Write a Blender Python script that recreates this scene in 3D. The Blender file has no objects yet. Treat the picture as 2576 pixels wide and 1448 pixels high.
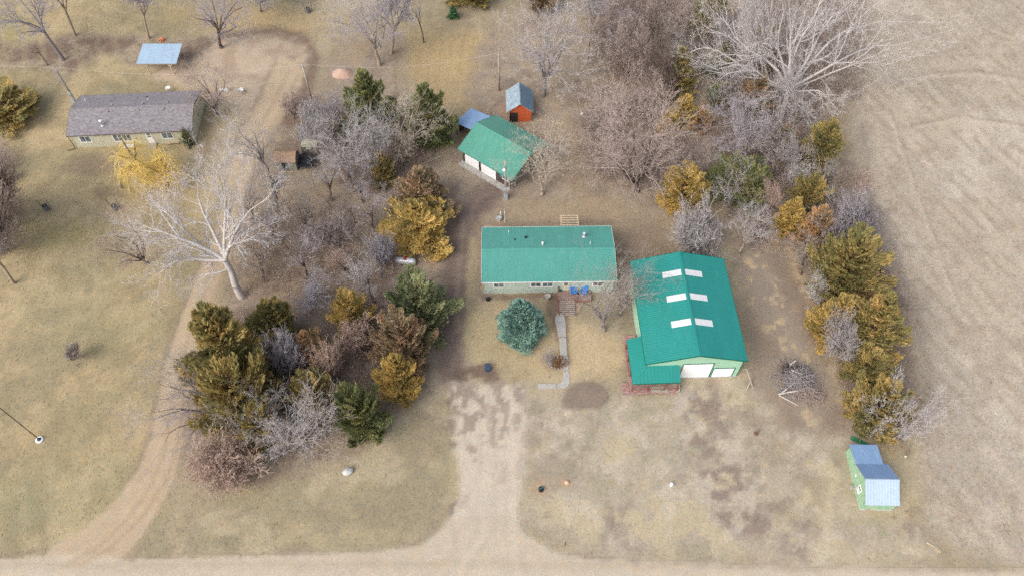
import bpy, math, random
import numpy as np
from mathutils import Vector, Matrix
R = math.radians
scene = bpy.context.scene
col = scene.collection

# ------------------------------------------------------------------ camera, sky, sun, exposure
CAM_H, PITCH, FOC = 86.0, R(55.4), 1928.65          # metres, below the horizon, focal length in survey units
CX, CY = 1288.0, 724.0
cam = bpy.data.cameras.new('camera')
cam.sensor_width = 36.0
cam.lens = 36.0 * FOC / 2576.0
cam.clip_start, cam.clip_end = 1.0, 6000.0
cam_o = bpy.data.objects.new('camera', cam)
cam_o.location = (0, 0, CAM_H)
cam_o.rotation_euler = (math.pi / 2 - PITCH, 0, 0)
col.objects.link(cam_o)
scene.camera = cam_o

SUN_EL, SUN_AZ = R(42), R(226)
world = bpy.data.worlds.new('World')
scene.world = world
world.use_nodes = True
wn, wl = world.node_tree.nodes, world.node_tree.links
sky = wn.new('ShaderNodeTexSky')
sky.sky_type = 'NISHITA'
sky.sun_disc = False
sky.sun_elevation, sky.sun_rotation = SUN_EL, SUN_AZ
sky.air_density, sky.dust_density, sky.ozone_density = 1.0, 4.0, 1.0
hs = wn.new('ShaderNodeHueSaturation')               # overcast: the cloud takes most of the blue out
hs.inputs['Saturation'].default_value = 0.58
wl.new(sky.outputs[0], hs.inputs['Color'])
wl.new(hs.outputs[0], wn['Background'].inputs['Color'])
wn['Background'].inputs['Strength'].default_value = 0.15

sun = bpy.data.lights.new('sun', 'SUN')
sun.energy, sun.angle, sun.color = 0.6, R(50), (1.0, 0.985, 0.96)
sun_o = bpy.data.objects.new('sun', sun)
sd = Vector((math.sin(SUN_AZ) * math.cos(SUN_EL), math.cos(SUN_AZ) * math.cos(SUN_EL), math.sin(SUN_EL)))
sun_o.rotation_euler = sd.to_track_quat('Z', 'Y').to_euler()
sun_o.location = (-60, 60, 90)
col.objects.link(sun_o)

scene.view_settings.view_transform = 'Standard'
scene.view_settings.look = 'None'
scene.view_settings.gamma = 1.0
scene.view_settings.use_curve_mapping = False
scene.view_settings.exposure = 0.74
scene.render.engine = 'CYCLES'
scene.cycles.max_bounces = 5
scene.cycles.diffuse_bounces = 3
scene.cycles.transparent_max_bounces = 6
scene.cycles.use_denoising = False

# ------------------------------------------------------------------ helpers
def at(x, y, z=0.0):
    """ground plan point (metres) from survey coordinates"""
    u, v = (x - CX) / FOC, (y - CY) / FOC
    c, s = math.cos(PITCH), math.sin(PITCH)
    ry, rz = c - v * s, -s - v * c
    t = (z - CAM_H) / rz
    return Vector((u * t, ry * t, z))

def survey(x, y, z=0.0):
    c, s = math.cos(PITCH), math.sin(PITCH)
    q = z - CAM_H
    zc = y * c - q * s
    yc = -y * s - q * c
    return CX + FOC * x / zc, CY + FOC * yc / zc

def lin(r, g, b, k=1.0):
    f = lambda v: (v / 255 / 12.92) if v <= 10 else ((v / 255 + 0.055) / 1.055) ** 2.4
    return (f(r) * k, f(g) * k, f(b) * k)

def tag(o, label=None, cat=None, group=None, kind=None):
    if label: o['label'] = label
    if cat: o['category'] = cat
    if group: o['group'] = group
    if kind: o['kind'] = kind
    return o

def thing(name, label, cat, loc=(0, 0, 0), rz=0.0, group=None, scale=None):
    o = bpy.data.objects.new(name, None)
    o.empty_display_size = 0.3
    o.location = loc
    o.rotation_euler = (0, 0, rz)
    if scale: o.scale = scale
    col.objects.link(o)
    return tag(o, label, cat, group)

def put(name, me, parent=None, loc=None, rot=None, scale=None, mw=None, color=None):
    o = bpy.data.objects.new(name, me)
    col.objects.link(o)
    if parent: o.parent = parent
    if loc: o.location = loc
    if rot: o.rotation_euler = rot
    if scale: o.scale = scale
    if mw is not None: o.matrix_basis = mw
    if color: o.color = (*color, 1)
    return o

def copy_tree(o, parent=None):
    c = o.copy()
    col.objects.link(c)
    if parent: c.parent = parent
    for ch in list(o.children):
        if ch.name != c.name: copy_tree(ch, c)
    return c

class MB:
    def __init__(s): s.v, s.f = [], []
    def add(s, vs, fs):
        n = len(s.v); s.v += [tuple(v) for v in vs]; s.f += [tuple(i + n for i in f) for f in fs]; return s
    def box(s, x0, y0, z0, x1, y1, z1):
        return s.add([(x0,y0,z0),(x1,y0,z0),(x1,y1,z0),(x0,y1,z0),(x0,y0,z1),(x1,y0,z1),(x1,y1,z1),(x0,y1,z1)],
                     [(3,2,1,0),(4,5,6,7),(0,1,5,4),(1,2,6,5),(2,3,7,6),(3,0,4,7)])
    def beam(s, p, q, w, h=None, up=(0, 0, 1)):
        h = h or w
        p, q = Vector(p), Vector(q); d = (q - p).normalized(); up = Vector(up)
        if abs(d.dot(up)) > 0.98: up = Vector((0, 1, 0))
        a = d.cross(up).normalized(); b = a.cross(d)
        c = []
        for e in (p, q):
            c += [e - a*w/2 - b*h/2, e + a*w/2 - b*h/2, e + a*w/2 + b*h/2, e - a*w/2 + b*h/2]
        return s.add(c, [(3,2,1,0),(4,5,6,7),(0,1,5,4),(1,2,6,5),(2,3,7,6),(3,0,4,7)])
    def tube(s, p, q, r0, r1=None, n=8):
        r1 = r0 if r1 is None else r1
        p, q = Vector(p), Vector(q); d = (q - p).normalized()
        a = d.orthogonal().normalized(); b = d.cross(a); c = []
        for e, r in ((p, r0), (q, r1)):
            c += [e + (a * math.cos(2*math.pi*i/n) + b * math.sin(2*math.pi*i/n)) * r for i in range(n)]
        return s.add(c, [(i, (i+1) % n, n + (i+1) % n, n + i) for i in range(n)] + [tuple(range(n-1, -1, -1)), tuple(range(n, 2*n))])
    def lathe(s, prof, c=(0, 0, 0), n=16, axis='z', closed=True):
        vs, fs = [], []
        for r, h in prof:
            for i in range(n):
                a = 2*math.pi*i/n
                p = (r*math.cos(a), r*math.sin(a), h)
                if axis == 'x': p = (h, r*math.cos(a), r*math.sin(a))
                if axis == 'y': p = (r*math.sin(a), h, r*math.cos(a))
                vs.append((p[0]+c[0], p[1]+c[1], p[2]+c[2]))
        for j in range(len(prof)-1):
            for i in range(n):
                fs.append((j*n+i, j*n+(i+1) % n, (j+1)*n+(i+1) % n, (j+1)*n+i))
        if closed:
            fs.append(tuple(range(n-1, -1, -1))); fs.append(tuple(range((len(prof)-1)*n, len(prof)*n)))
        return s.add(vs, fs)
    def prism(s, pts, vec):
        """solid between a planar polygon and its copy moved by vec"""
        n = len(pts); vec = Vector(vec); pts = [Vector(p) for p in pts]
        return s.add(pts + [p + vec for p in pts], [tuple(range(n-1, -1, -1)), tuple(range(n, 2*n))] + [(i, (i+1) % n, n+(i+1) % n, n+i) for i in range(n)])
    def mesh(s, name, m, smooth=False):
        me = bpy.data.meshes.new(name)
        me.from_pydata(s.v, [], s.f)
        if m: me.materials.append(m)
        if smooth: me.polygons.foreach_set('use_smooth', [True]*len(me.polygons))
        me.update()
        return me
    def build(s, name, m, parent=None, smooth=False, **k):
        return put(name, s.mesh(name, m, smooth), parent, **k)

def BX(name, m, parent, *b): return MB().box(*b).build(name, m, parent)

# ---- numpy noise
def _hash(ix, iy, seed):
    h = (ix.astype(np.int64) * 374761393 + iy.astype(np.int64) * 668265263 + seed * 1442695041) & 0xffffffff
    h = ((h ^ (h >> 13)) * 1274126177) & 0xffffffff
    return ((h ^ (h >> 16)) & 0xffff) / 65535.0
def vnoise(x, y, seed):
    ix, iy = np.floor(x), np.floor(y); fx, fy = x - ix, y - iy
    fx, fy = fx*fx*(3-2*fx), fy*fy*(3-2*fy)
    a, b = _hash(ix, iy, seed), _hash(ix+1, iy, seed)
    c, d = _hash(ix, iy+1, seed), _hash(ix+1, iy+1, seed)
    return (a*(1-fx)+b*fx)*(1-fy) + (c*(1-fx)+d*fx)*fy
def fbm(x, y, size, seed, octv=4):
    t, amp, tot = 0, 1.0, 0
    for o in range(octv):
        t = t + amp * vnoise(x/size*2**o + 17.3*o, y/size*2**o - 9.1*o, seed+o); tot += amp; amp *= 0.55
    return t/tot

# ------------------------------------------------------------------ materials
def new_mat(name):
    m = bpy.data.materials.new(name); m.use_nodes = True
    nt = m.node_tree; return m, nt.nodes, nt.links, nt.nodes['Principled BSDF']
def node(ns, t, **k):
    n = ns.new(t)
    for a, b in k.items():
        if a in n.inputs: n.inputs[a].default_value = b
        else: setattr(n, a, b)
    return n
def mixc(ns, ls, fac, a, b, blend='MIX'):
    n = ns.new('ShaderNodeMix'); n.data_type = 'RGBA'; n.blend_type = blend
    for sock, v in ((n.inputs['Factor'], fac), (n.inputs[6], a), (n.inputs[7], b)):
        if hasattr(v, 'links'): ls.new(v, sock)
        elif isinstance(v, (int, float)): sock.default_value = v
        else: sock.default_value = (*v, 1) if len(v) == 3 else v
    return n.outputs[2]
def ramp(ns, ls, src, stops):
    n = ns.new('ShaderNodeValToRGB'); e = n.color_ramp.elements
    while len(e) < len(stops): e.new(0.5)
    for i, (p, c) in enumerate(stops):
        e[i].position = p; e[i].color = (*c, 1) if len(c) == 3 else c
    ls.new(src, n.inputs[0]); return n.outputs[0]

def surf(name, c, rough=0.7, var=0.18, scale=1.5, c2=None, c2amt=(0.5, 0.7), stretch=(1, 1, 1), metal=0.0, bump=0.0, bscale=20, spec=0.3, coords='Object'):
    """painted / worn surface: base colour, large soft variation, optional second colour in blotches, fine bump"""
    m, ns, ls, p = new_mat(name)
    tc = ns.new('ShaderNodeTexCoord'); mp = node(ns, 'ShaderNodeMapping'); mp.inputs['Scale'].default_value = stretch
    ls.new(ns.new('ShaderNodeNewGeometry').outputs['Position'] if coords == 'Position' else tc.outputs[coords], mp.inputs[0])
    n1 = node(ns, 'ShaderNodeTexNoise', Scale=scale, Detail=6.0, Roughness=0.62); ls.new(mp.outputs[0], n1.inputs['Vector'])
    g = 1 + var
    cc = ramp(ns, ls, n1.outputs['Fac'], [(0.28, tuple(x*(1-var) for x in c)), (0.72, tuple(min(1, x*g) for x in c))])
    if c2:
        n2 = node(ns, 'ShaderNodeTexNoise', Scale=scale*2.3, Detail=8.0, Roughness=0.7); ls.new(mp.outputs[0], n2.inputs['Vector'])
        f = ramp(ns, ls, n2.outputs['Fac'], [(c2amt[0], (0, 0, 0)), (c2amt[1], (1, 1, 1))])
        cc = mixc(ns, ls, f, cc, c2)
    ls.new(cc, p.inputs['Base Color'])
    p.inputs['Roughness'].default_value = rough; p.inputs['Metallic'].default_value = metal
    p.inputs['Specular IOR Level'].default_value = spec
    if bump:
        n3 = node(ns, 'ShaderNodeTexNoise', Scale=float(bscale), Detail=5.0); ls.new(mp.outputs[0], n3.inputs['Vector'])
        b = node(ns, 'ShaderNodeBump', Strength=bump, Distance=0.05); ls.new(n3.outputs['Fac'], b.inputs['Height']); ls.new(b.outputs[0], p.inputs['Normal'])
    return m

def siding(name, c, pitch=0.2, vertical=False, var=0.08, c2=None, c2amt=(0.55, 0.72)):
    """lap or ribbed siding: fine relief as bump, faint joint shadow left to the light"""
    m = surf(name, c, 0.55, var, 0.9, c2=c2, c2amt=c2amt)
    ns, ls = m.node_tree.nodes, m.node_tree.links; p = ns['Principled BSDF']
    tc = ns.new('ShaderNodeTexCoord'); sx = ns.new('ShaderNodeSeparateXYZ'); ls.new(tc.outputs['Object'], sx.inputs[0])
    if vertical:
        a = node(ns, 'ShaderNodeMath', operation='ADD'); ls.new(sx.outputs[0], a.inputs[0]); ls.new(sx.outputs[1], a.inputs[1]); src = a.outputs[0]
    else: src = sx.outputs[2]
    d = node(ns, 'ShaderNodeMath', operation='DIVIDE'); ls.new(src, d.inputs[0]); d.inputs[1].default_value = pitch
    fr = node(ns, 'ShaderNodeMath', operation='FRACT'); ls.new(d.outputs[0], fr.inputs[0])
    b = node(ns, 'ShaderNodeBump', Strength=0.7, Distance=0.05); ls.new(fr.outputs[0], b.inputs['Height']); ls.new(b.outputs[0], p.inputs['Normal'])
    return m

def plant(name, stops, transl=0.35, scale=0.8, use_var=True):
    """foliage: colour from the per-spray random value plus soft noise over the crown"""
    m, ns, ls, p = new_mat(name)
    tc = ns.new('ShaderNodeTexCoord'); oi = ns.new('ShaderNodeObjectInfo')
    ad = node(ns, 'ShaderNodeVectorMath', operation='ADD'); ls.new(tc.outputs['Object'], ad.inputs[0])
    sc_ = node(ns, 'ShaderNodeVectorMath', operation='SCALE'); sc_.inputs['Scale'].default_value = 37.0
    cmb = ns.new('ShaderNodeCombineXYZ'); ls.new(oi.outputs['Random'], cmb.inputs[0]); ls.new(oi.outputs['Random'], cmb.inputs[1])
    ls.new(cmb.outputs[0], sc_.inputs[0]); ls.new(sc_.outputs[0], ad.inputs[1])
    n1 = node(ns, 'ShaderNodeTexNoise', Scale=scale*3, Detail=3.0, Roughness=0.6); ls.new(ad.outputs[0], n1.inputs['Vector'])
    at_ = ns.new('ShaderNodeAttribute'); at_.attribute_name = 'var'
    mx = node(ns, 'ShaderNodeMath', operation='MULTIPLY_ADD'); ls.new(at_.outputs['Fac'], mx.inputs[0]); mx.inputs[1].default_value = 0.55
    m2 = node(ns, 'ShaderNodeMath', operation='MULTIPLY_ADD'); ls.new(n1.outputs['Fac'], m2.inputs[0]); m2.inputs[1].default_value = 1.3; m2.inputs[2].default_value = -0.42
    ls.new(m2.outputs[0], mx.inputs[2])
    c = ramp(ns, ls, mx.outputs[0], stops)
    ls.new(c, p.inputs['Base Color']); p.inputs['Roughness'].default_value = 0.75; p.inputs['Specular IOR Level'].default_value = 0.15
    tr = ns.new('ShaderNodeBsdfTranslucent'); ls.new(c, tr.inputs[0])
    ms = node(ns, 'ShaderNodeMixShader'); ms.inputs[0].default_value = transl
    ls.new(p.outputs[0], ms.inputs[1]); ls.new(tr.outputs[0], ms.inputs[2]); ls.new(ms.outputs[0], ns['Material Output'].inputs[0])
    return m

def bark(name, c, var=0.3, scale=6.0):
    """bark: object colour times streaky noise"""
    m, ns, ls, p = new_mat(name)
    oi = ns.new('ShaderNodeObjectInfo'); tc = ns.new('ShaderNodeTexCoord')
    n1 = node(ns, 'ShaderNodeTexNoise', Scale=scale, Detail=4.0); ls.new(tc.outputs['Object'], n1.inputs['Vector'])
    g = ramp(ns, ls, n1.outputs['Fac'], [(0.3, (1-var,)*3), (0.7, (1+var*0.6,)*3)])
    cc = mixc(ns, ls, 1.0, oi.outputs['Color'], g, 'MULTIPLY')
    ls.new(cc, p.inputs['Base Color']); p.inputs['Roughness'].default_value = 0.85; p.inputs['Specular IOR Level'].default_value = 0.15
    return m

# ================================================================== GROUND
KA = 0.80                                              # photo tone -> albedo
def ga(r, g, b): return np.array(lin(r, g, b, KA))
STEP = 0.35
gx = np.arange(-124, 124.01, STEP); gy = np.arange(7, 150.01, STEP)
NX, NY = len(gx), len(gy)
X, Y = np.meshgrid(gx, gy)
_c, _s = math.cos(PITCH), math.sin(PITCH)
_zc = Y*_c + CAM_H*_s
U0, V0 = CX + FOC*X/_zc, CY + FOC*(-Y*_s + CAM_H*_c)/_zc
w1, w2 = fbm(X, Y, 5.0, 11, 4) - 0.5, fbm(X, Y, 5.0, 23, 4) - 0.5
w3, w4 = fbm(X, Y, 0.9, 31, 2) - 0.5, fbm(X, Y, 0.9, 43, 2) - 0.5
def warp(a, b=0.0): return U0 + a*w1*2 + b*w3*2, V0 + a*w2*2 + b*w4*2
def smooth(e0, e1, v):
    t = np.clip((v-e0)/(e1-e0), 0, 1); return t*t*(3-2*t)
def poly(pts, soft=8, wa=10, wb=6):
    """soft mask of a polygon with ragged edges; soft and warp in survey units (about 18 to a metre)"""
    U, V = warp(wa, wb)
    inside = np.zeros(U.shape, bool); d2 = np.full(U.shape, 1e12)
    n = len(pts)
    for i in range(n):
        (x0, y0), (x1, y1) = pts[i], pts[(i+1) % n]
        ex, ey = x1-x0, y1-y0
        t = np.clip(((U-x0)*ex + (V-y0)*ey)/(ex*ex+ey*ey+1e-9), 0, 1)
        d2 = np.minimum(d2, (U-x0-t*ex)**2 + (V-y0-t*ey)**2)
        if y0 != y1:
            c = ((y0 <= V) != (y1 <= V)) & (U < x0 + (V-y0)/(y1-y0)*ex)
            inside ^= c
    sd_ = np.where(inside, 1, -1)*np.sqrt(d2)
    return smooth(-soft, soft, sd_)
def line(pts, wid, soft=6, wa=4, wb=4):
    U, V = warp(wa, wb); d = np.full(U.shape, 1e9)
    wid = wid if isinstance(wid, (list, tuple)) else [wid]*len(pts)
    for i in range(len(pts)-1):
        (x0, y0), (x1, y1) = pts[i], pts[i+1]; ex, ey = x1-x0, y1-y0
        t = np.clip(((U-x0)*ex + (V-y0)*ey)/(ex*ex+ey*ey+1e-9), 0, 1)
        d = np.minimum(d, np.sqrt((U-x0-t*ex)**2 + (V-y0-t*ey)**2) - (wid[i]*(1-t)+wid[i+1]*t))
    return smooth(soft, -soft, d)
def ell(cx, cy, rx, ry, soft=0.35, wa=14):
    U, V = warp(wa, wa*0.4)
    return smooth(1+soft, 1-soft, np.sqrt(((U-cx)/rx)**2 + ((V-cy)/ry)**2))

n_big, n_mid, n_sm = fbm(X, Y, 14, 101), fbm(X, Y, 3.2, 131), fbm(X, Y, 0.9, 151, 3)
n_b2, n_m2 = fbm(X, Y, 9, 171), fbm(X, Y, 2.2, 191)
C = np.zeros((NY, NX, 3)); G = np.full((NY, NX), 1.0)   # colour, texture contrast
def lay(mask, c, k=1.0, g=None):
    global C, G
    m = np.clip(mask*k, 0, 1)[..., None]
    C = C*(1-m) + np.asarray(c)*m
    if g is not None: G = G*(1-m[..., 0]) + g*m[..., 0]
# lawn: straw, pale and green tones
lay(np.ones((NY, NX)), ga(176, 160, 128))
lay(smooth(0.42, 0.62, n_big), ga(184, 169, 140), 0.8)
lay(smooth(0.50, 0.66, n_b2), ga(164, 154, 118), 0.75)
lay(smooth(0.52, 0.66, n_mid), ga(190, 172, 128), 0.55)
lay(smooth(0.54, 0.68, n_m2), ga(152, 138, 114), 0.5)
nP, nQ = fbm(X, Y, 5.5, 501, 5), fbm(X, Y, 2.4, 511, 4)
lay(smooth(0.54, 0.63, nP), ga(196, 180, 146), 0.6)
lay(smooth(0.55, 0.63, 1-nP), ga(160, 146, 118), 0.6)
# the western lawn is greener and yellower
west = poly([(-500, -60), (430, -60), (520, 130), (560, 420), (540, 620), (480, 760), (420, 940), (360, 1180), (220, 1360), (-500, 1440)], 40, 30)
lay(west, ga(190, 168, 120), 0.85)
lay(west*smooth(0.44, 0.62, n_b2), ga(172, 156, 112), 0.8)
lay(west*smooth(0.55, 0.7, n_m2), ga(192, 168, 116), 0.5)
lay(west*smooth(0.50, 0.66, n_big), ga(170, 157, 116), 0.6)
lay(west*smooth(0.53, 0.62, nP), ga(196, 176, 128), 0.6)
lay(west*smooth(0.54, 0.62, 1-nQ), ga(158, 142, 104), 0.45)
lay(west*smooth(0.56, 0.64, 1-nP), ga(152, 144, 110), 0.5)
for a in ((50, 1250, 90, 60), (290, 1215, 80, 70), (60, 1290, 120, 30), (330, 1290, 60, 50), (210, 420, 60, 40), (230, 830, 120, 70), (230, 690, 90, 30)):
    lay(ell(*a, soft=0.9), ga(158, 154, 112), 0.4)
for a in ((15, 95, 40, 55), (10, 250, 50, 25), (170, 590, 110, 30)):
    lay(ell(*a, soft=0.8), ga(172, 160, 92), 0.6)
# golden grass
for a in ((1130, 190, 90, 90), (1100, 130, 120, 60), (1190, 120, 60, 40), (700, 60, 120, 40), (560, 40, 120, 40)):
    lay(ell(*a, soft=0.6), ga(198, 170, 112), 0.7)
lay(poly([(1180, 760), (1400, 770), (1560, 850), (1560, 960), (1330, 960), (1190, 940)], 18), ga(196, 174, 128), 0.75)
lay(poly([(1430, 800), (1580, 840), (1570, 1000), (1420, 980)], 14)*smooth(0.4, 0.6, n_mid), ga(208, 184, 138), 0.6)
lay(poly([(1560, 985), (1660, 985), (1640, 1200), (1480, 1180), (1500, 1050)], 30), ga(190, 176, 132), 0.5)
lay(ell(1850, 1110, 70, 120, 0.6), ga(190, 174, 132), 0.6)
lay(ell(2080, 1300, 170, 60, 0.6), ga(192, 170, 126), 0.6)
lay(ell(1540, 1290, 220, 70, 0.6), ga(174, 164, 130), 0.6)
# leaf litter, bare soil under the trees
lit = np.maximum.reduce([
    poly([(610, 440), (690, 290), (740, 250), (860, 215), (1000, 230), (1160, 330), (1215, 480), (1180, 560), (1195, 700), (1160, 820), (1120, 960), (1060, 1000), (960, 1090), (850, 1160), (640, 1220), (490, 1200), (455, 1080), (520, 960), (560, 790), (600, 640)], 26, 22),
    poly([(1230, 110), (1300, 40), (1480, -90), (2230, -200), (2190, 200), (2150, 300), (2160, 480), (2235, 640), (2310, 800), (2330, 1000), (2280, 1110), (2130, 1080), (2090, 900), (2010, 700), (1900, 610), (1700, 640), (1690, 720), (1560, 720), (1550, 560), (1200, 520), (1240, 330)], 26, 22),
    poly([(-40, 100), (60, 112), (180, 92), (420, 92), (560, 96), (540, 150), (360, 168), (255, 138), (205, 165), (150, 205), (100, 150), (-40, 190)], 14, 14),
    poly([(840, 90), (1010, 90), (1020, 210), (900, 240), (830, 200)], 30, 20),
    poly([(1230, 60), (1260, 90), (1262, 300), (1190, 300), (1180, 230)], 24, 16)])
lay(lit, ga(172, 155, 134), 0.86, 1.2)
lay(lit*smooth(0.47, 0.62, n_mid), ga(154, 136, 120), 0.75)
lay(lit*smooth(0.54, 0.62, nQ), ga(144, 125, 112), 0.45)
lay(lit*smooth(0.54, 0.64, 1-nP), ga(178, 162, 146), 0.5)
lay(lit*smooth(0.52, 0.66, n_m2), ga(182, 160, 130), 0.55)
lay(lit*smooth(0.55, 0.7, n_b2), ga(172, 150, 116), 0.6)
lay(poly([(560, 560), (640, 460), (820, 470), (860, 620), (760, 760), (600, 740)], 40, 30)*smooth(0.38, 0.6, n_m2), ga(184, 160, 126), 0.7)
lay(poly([(-40, 105), (60, 112), (180, 98), (420, 96), (540, 100), (520, 150), (360, 160), (250, 132), (205, 160), (150, 205), (130, 170), (-40, 150)], 12, 12)*smooth(0.3, 0.5, n_mid), ga(138, 114, 98), 0.85)
# yard behind the house, trodden brown
lay(poly([(1190, 480), (1290, 500), (1560, 500), (1660, 560), (1680, 640), (1560, 720), (1545, 570), (1210, 572), (1205, 760), (1180, 760)], 20), ga(168, 148, 122), 0.75, 1.2)
lay(ell(1620, 640, 60, 70, 0.5), ga(148, 128, 108), 0.7)
lay(ell(1450, 530, 120, 22, 0.7), ga(182, 158, 122), 0.6)
lay(ell(230, 415, 70, 22, 0.6), ga(146, 124, 104), 0.7); lay(ell(265, 487, 40, 20, 0.7), ga(142, 122, 98), 0.7)
lay(line([(530, 365), (505, 385)], 22, 14), ga(150, 128, 110), 0.6)
# track west of the house and the yard in front of the garage
trk = line([(1240, 470), (1190, 520), (1150, 600), (1140, 720), (1130, 840), (1140, 940)], [30, 34, 34, 32, 30, 36], 18)
lay(trk, ga(140, 120, 110), 0.97, 1.15)
lay(trk*smooth(0.47, 0.58, n_mid), ga(124, 106, 100), 0.75)
lay(line([(1165, 560), (1150, 700), (1150, 830)], 7, 8), ga(168, 150, 132), 0.5)
lay(line([(1185, 600), (1180, 720), (1178, 900)], 8, 8), ga(186, 168, 122), 0.6)
# mulch bed by the path, foundation beds
lay(poly([(1385, 745), (1425, 765), (1432, 900), (1412, 905), (1395, 850), (1370, 770)], 7, 6), ga(142, 118, 100), 0.85, 1.2)
lay(ell(1395, 905, 36, 24, 0.4), ga(152, 126, 100), 0.8)
lay(line([(1215, 745), (1400, 745)], 8, 6), ga(138, 114, 98), 0.8)
lay(line([(1208, 570), (1205, 740)], 5, 5), ga(150, 128, 108), 0.7)
lay(line([(1200, 566), (1540, 562)], 6, 6), ga(150, 130, 108), 0.6)
# worn, patchy yard round the barn
yard = poly([(1330, 985), (1560, 990), (1860, 960), (2130, 1090), (2150, 1290), (2340, 1330), (2340, 1420), (1500, 1400), (1330, 1290)], 50, 40)
nA, nB, nC = fbm(X, Y, 6.5, 301, 5), fbm(X, Y, 4.0, 311, 5), fbm(X, Y, 1.6, 321, 4)
lay(yard, ga(186, 173, 152), 0.8)
lay(yard*smooth(0.50, 0.58, nA), ga(168, 153, 134), 0.75)
lay(yard*smooth(0.53, 0.62, nB), ga(198, 182, 144), 0.8)
lay(yard*smooth(0.55, 0.62, nC)*smooth(0.40, 0.52, nA), ga(150, 134, 122), 0.65)
lay(yard*smooth(0.55, 0.65, 1-nB)*smooth(0.5, 0.6, nC), ga(166, 160, 128), 0.6)
lay(yard*smooth(0.58, 0.66, 1-nC), ga(206, 194, 174), 0.5)
# muddy patch in the east yard and the dark oval
mud = poly([(1640, 1000), (1700, 975), (1790, 985), (1830, 1060), (1840, 1130), (1900, 1240), (1960, 1340), (1860, 1360), (1790, 1300), (1770, 1200), (1700, 1100)], 22, 20)
lay(mud*smooth(0.36, 0.5, n_mid)*smooth(0.40, 0.52, nC), ga(150, 131, 122), 0.85, 1.1)
lay(mud*smooth(0.56, 0.66, n_m2), ga(190, 178, 168), 0.7)
lay(poly([(1870, 940), (2060, 900), (2130, 1080), (2080, 1290), (1960, 1330), (1880, 1150)], 40, 30)*smooth(0.46, 0.62, n_m2), ga(160, 144, 122), 0.6)
lay(ell(1475, 995, 56, 36, 0.12, 8), ga(146, 128, 114), 0.92, 0.9); lay(ell(1435, 1012, 22, 18, 0.4, 8), ga(146, 128, 114), 0.85)
lay(ell(1425, 1038, 14, 9, 0.5, 8), ga(212, 194, 166), 0.85)
lay(ell(1400, 1200, 90, 40, 0.6), ga(160, 146, 122), 0.6)
for a in ((1360, 1228, 26, 26), (1424, 1215, 16, 14)): lay(ell(*a, soft=0.6, wa=8), ga(196, 164, 128), 0.6)
lay(poly([(1850, 630), (1990, 620), (2050, 760), (2110, 900), (2140, 1080), (1990, 1090), (1890, 960)], 26, 20), ga(150, 131, 115), 0.92, 1.0)
lay(poly([(1560, 640), (1590, 650), (1600, 830), (1560, 830)], 10), ga(150, 128, 110), 0.6)
# worn track east of the barn
east = line([(1890, 660), (1930, 760), (1990, 860), (2030, 950), (2040, 1060)], [42, 40, 36, 34, 26], 24)
lay(line([(1990, 640), (2040, 760), (2090, 880), (2120, 1000)], 12, 14, 10), ga(206, 180, 140), 0.6)
lay(east, ga(163, 149, 133), 0.85, 0.7)
lay(east*smooth(0.55, 0.64, n_sm)*smooth(0.4, 0.55, n_m2), ga(206, 180, 134), 0.7)
lay(poly([(1880, 900), (2100, 880), (2130, 1000), (1960, 1050), (1880, 1000)], 30), ga(166, 150, 128), 0.5)
# harvested field
field = poly([(2165, -320), (2205, 60), (2160, 240), (2150, 400), (2190, 560), (2215, 650), (2290, 780), (2330, 950), (2325, 1080), (2318, 1200), (2345, 1310), (2430, 1395), (2600, 1425), (3600, 1445), (3600, -320)], 34, 22)
rowd = X*math.cos(R(-21)) - Y*math.sin(R(-21))
lay(field, ga(195, 181, 160), 0.92, 1.1)
lay(field*smooth(0.45, 0.62, n_b2), ga(184, 172, 156), 0.75)
lay(field*smooth(0.5, 0.66, n_big), ga(206, 195, 178), 0.7)
lay(field*smooth(0.1, 0.95, np.sin(rowd*2*math.pi/2.3 + 3*w1))*smooth(0.4, 0.6, n_mid), ga(172, 156, 134), 0.6)
lay(field*smooth(0.55, 1.0, np.sin(rowd*2*math.pi/5.9 + 2*w1 + 1))*smooth(0.35, 0.6, n_big), ga(210, 198, 178), 0.45)
lay(field*smooth(0.56, 0.68, n_m2), ga(174, 158, 138), 0.5)
for pts in ([(2240, 230), (2330, 195), (2460, 188), (2600, 215)], [(2290, 330), (2400, 300), (2600, 330)], [(2235, 290), (2330, 560), (2420, 800)]):
    lay(field*line(pts, 4, 6, 6, 3), ga(208, 195, 174), 0.6)
    lay(field*line([(a+3, b-10) for a, b in pts], 3, 5, 6, 3), ga(162, 146, 126), 0.65)
lay(line([(2170, 330), (2185, 480), (2250, 640), (2310, 780), (2345, 960), (2330, 1100)], 10, 22, 14), ga(150, 136, 122), 0.6)
# gravel: county road, west drive with turning place, main driveway
rd_edge = [(-700, 1425), (-60, 1410), (60, 1398), (160, 1384), (232, 1352)]
road = poly([(-900, 1425), (-60, 1408), (60, 1400), (180, 1392), (330, 1404), (520, 1400), (760, 1393), (960, 1384), (1060, 1366), (1110, 1335), (1150, 1300), (1300, 1300), (1330, 1345), (1390, 1385), (1500, 1404), (1700, 1412), (2100, 1422), (2576, 1432), (3500, 1450), (3500, 2300), (-900, 2300)], 7, 3, 4)
wd = [(170, 1420), (250, 1375), (325, 1300), (385, 1210), (418, 1120), (435, 1010), (455, 910), (490, 800), (530, 690), (568, 590), (585, 500), (612, 410), (648, 330), (690, 255), (722, 190)]
wdrive = line(wd, [60, 62, 56, 48, 43, 38, 36, 34, 32, 30, 29, 28, 32, 36, 40], 7, 3, 4)
turn = poly([(765, 110), (770, 150), (745, 235), (700, 290), (650, 300), (560, 255), (470, 215), (395, 205), (360, 190), (420, 160), (470, 160), (520, 130), (600, 98), (700, 92)], 16, 14, 8)
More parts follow.
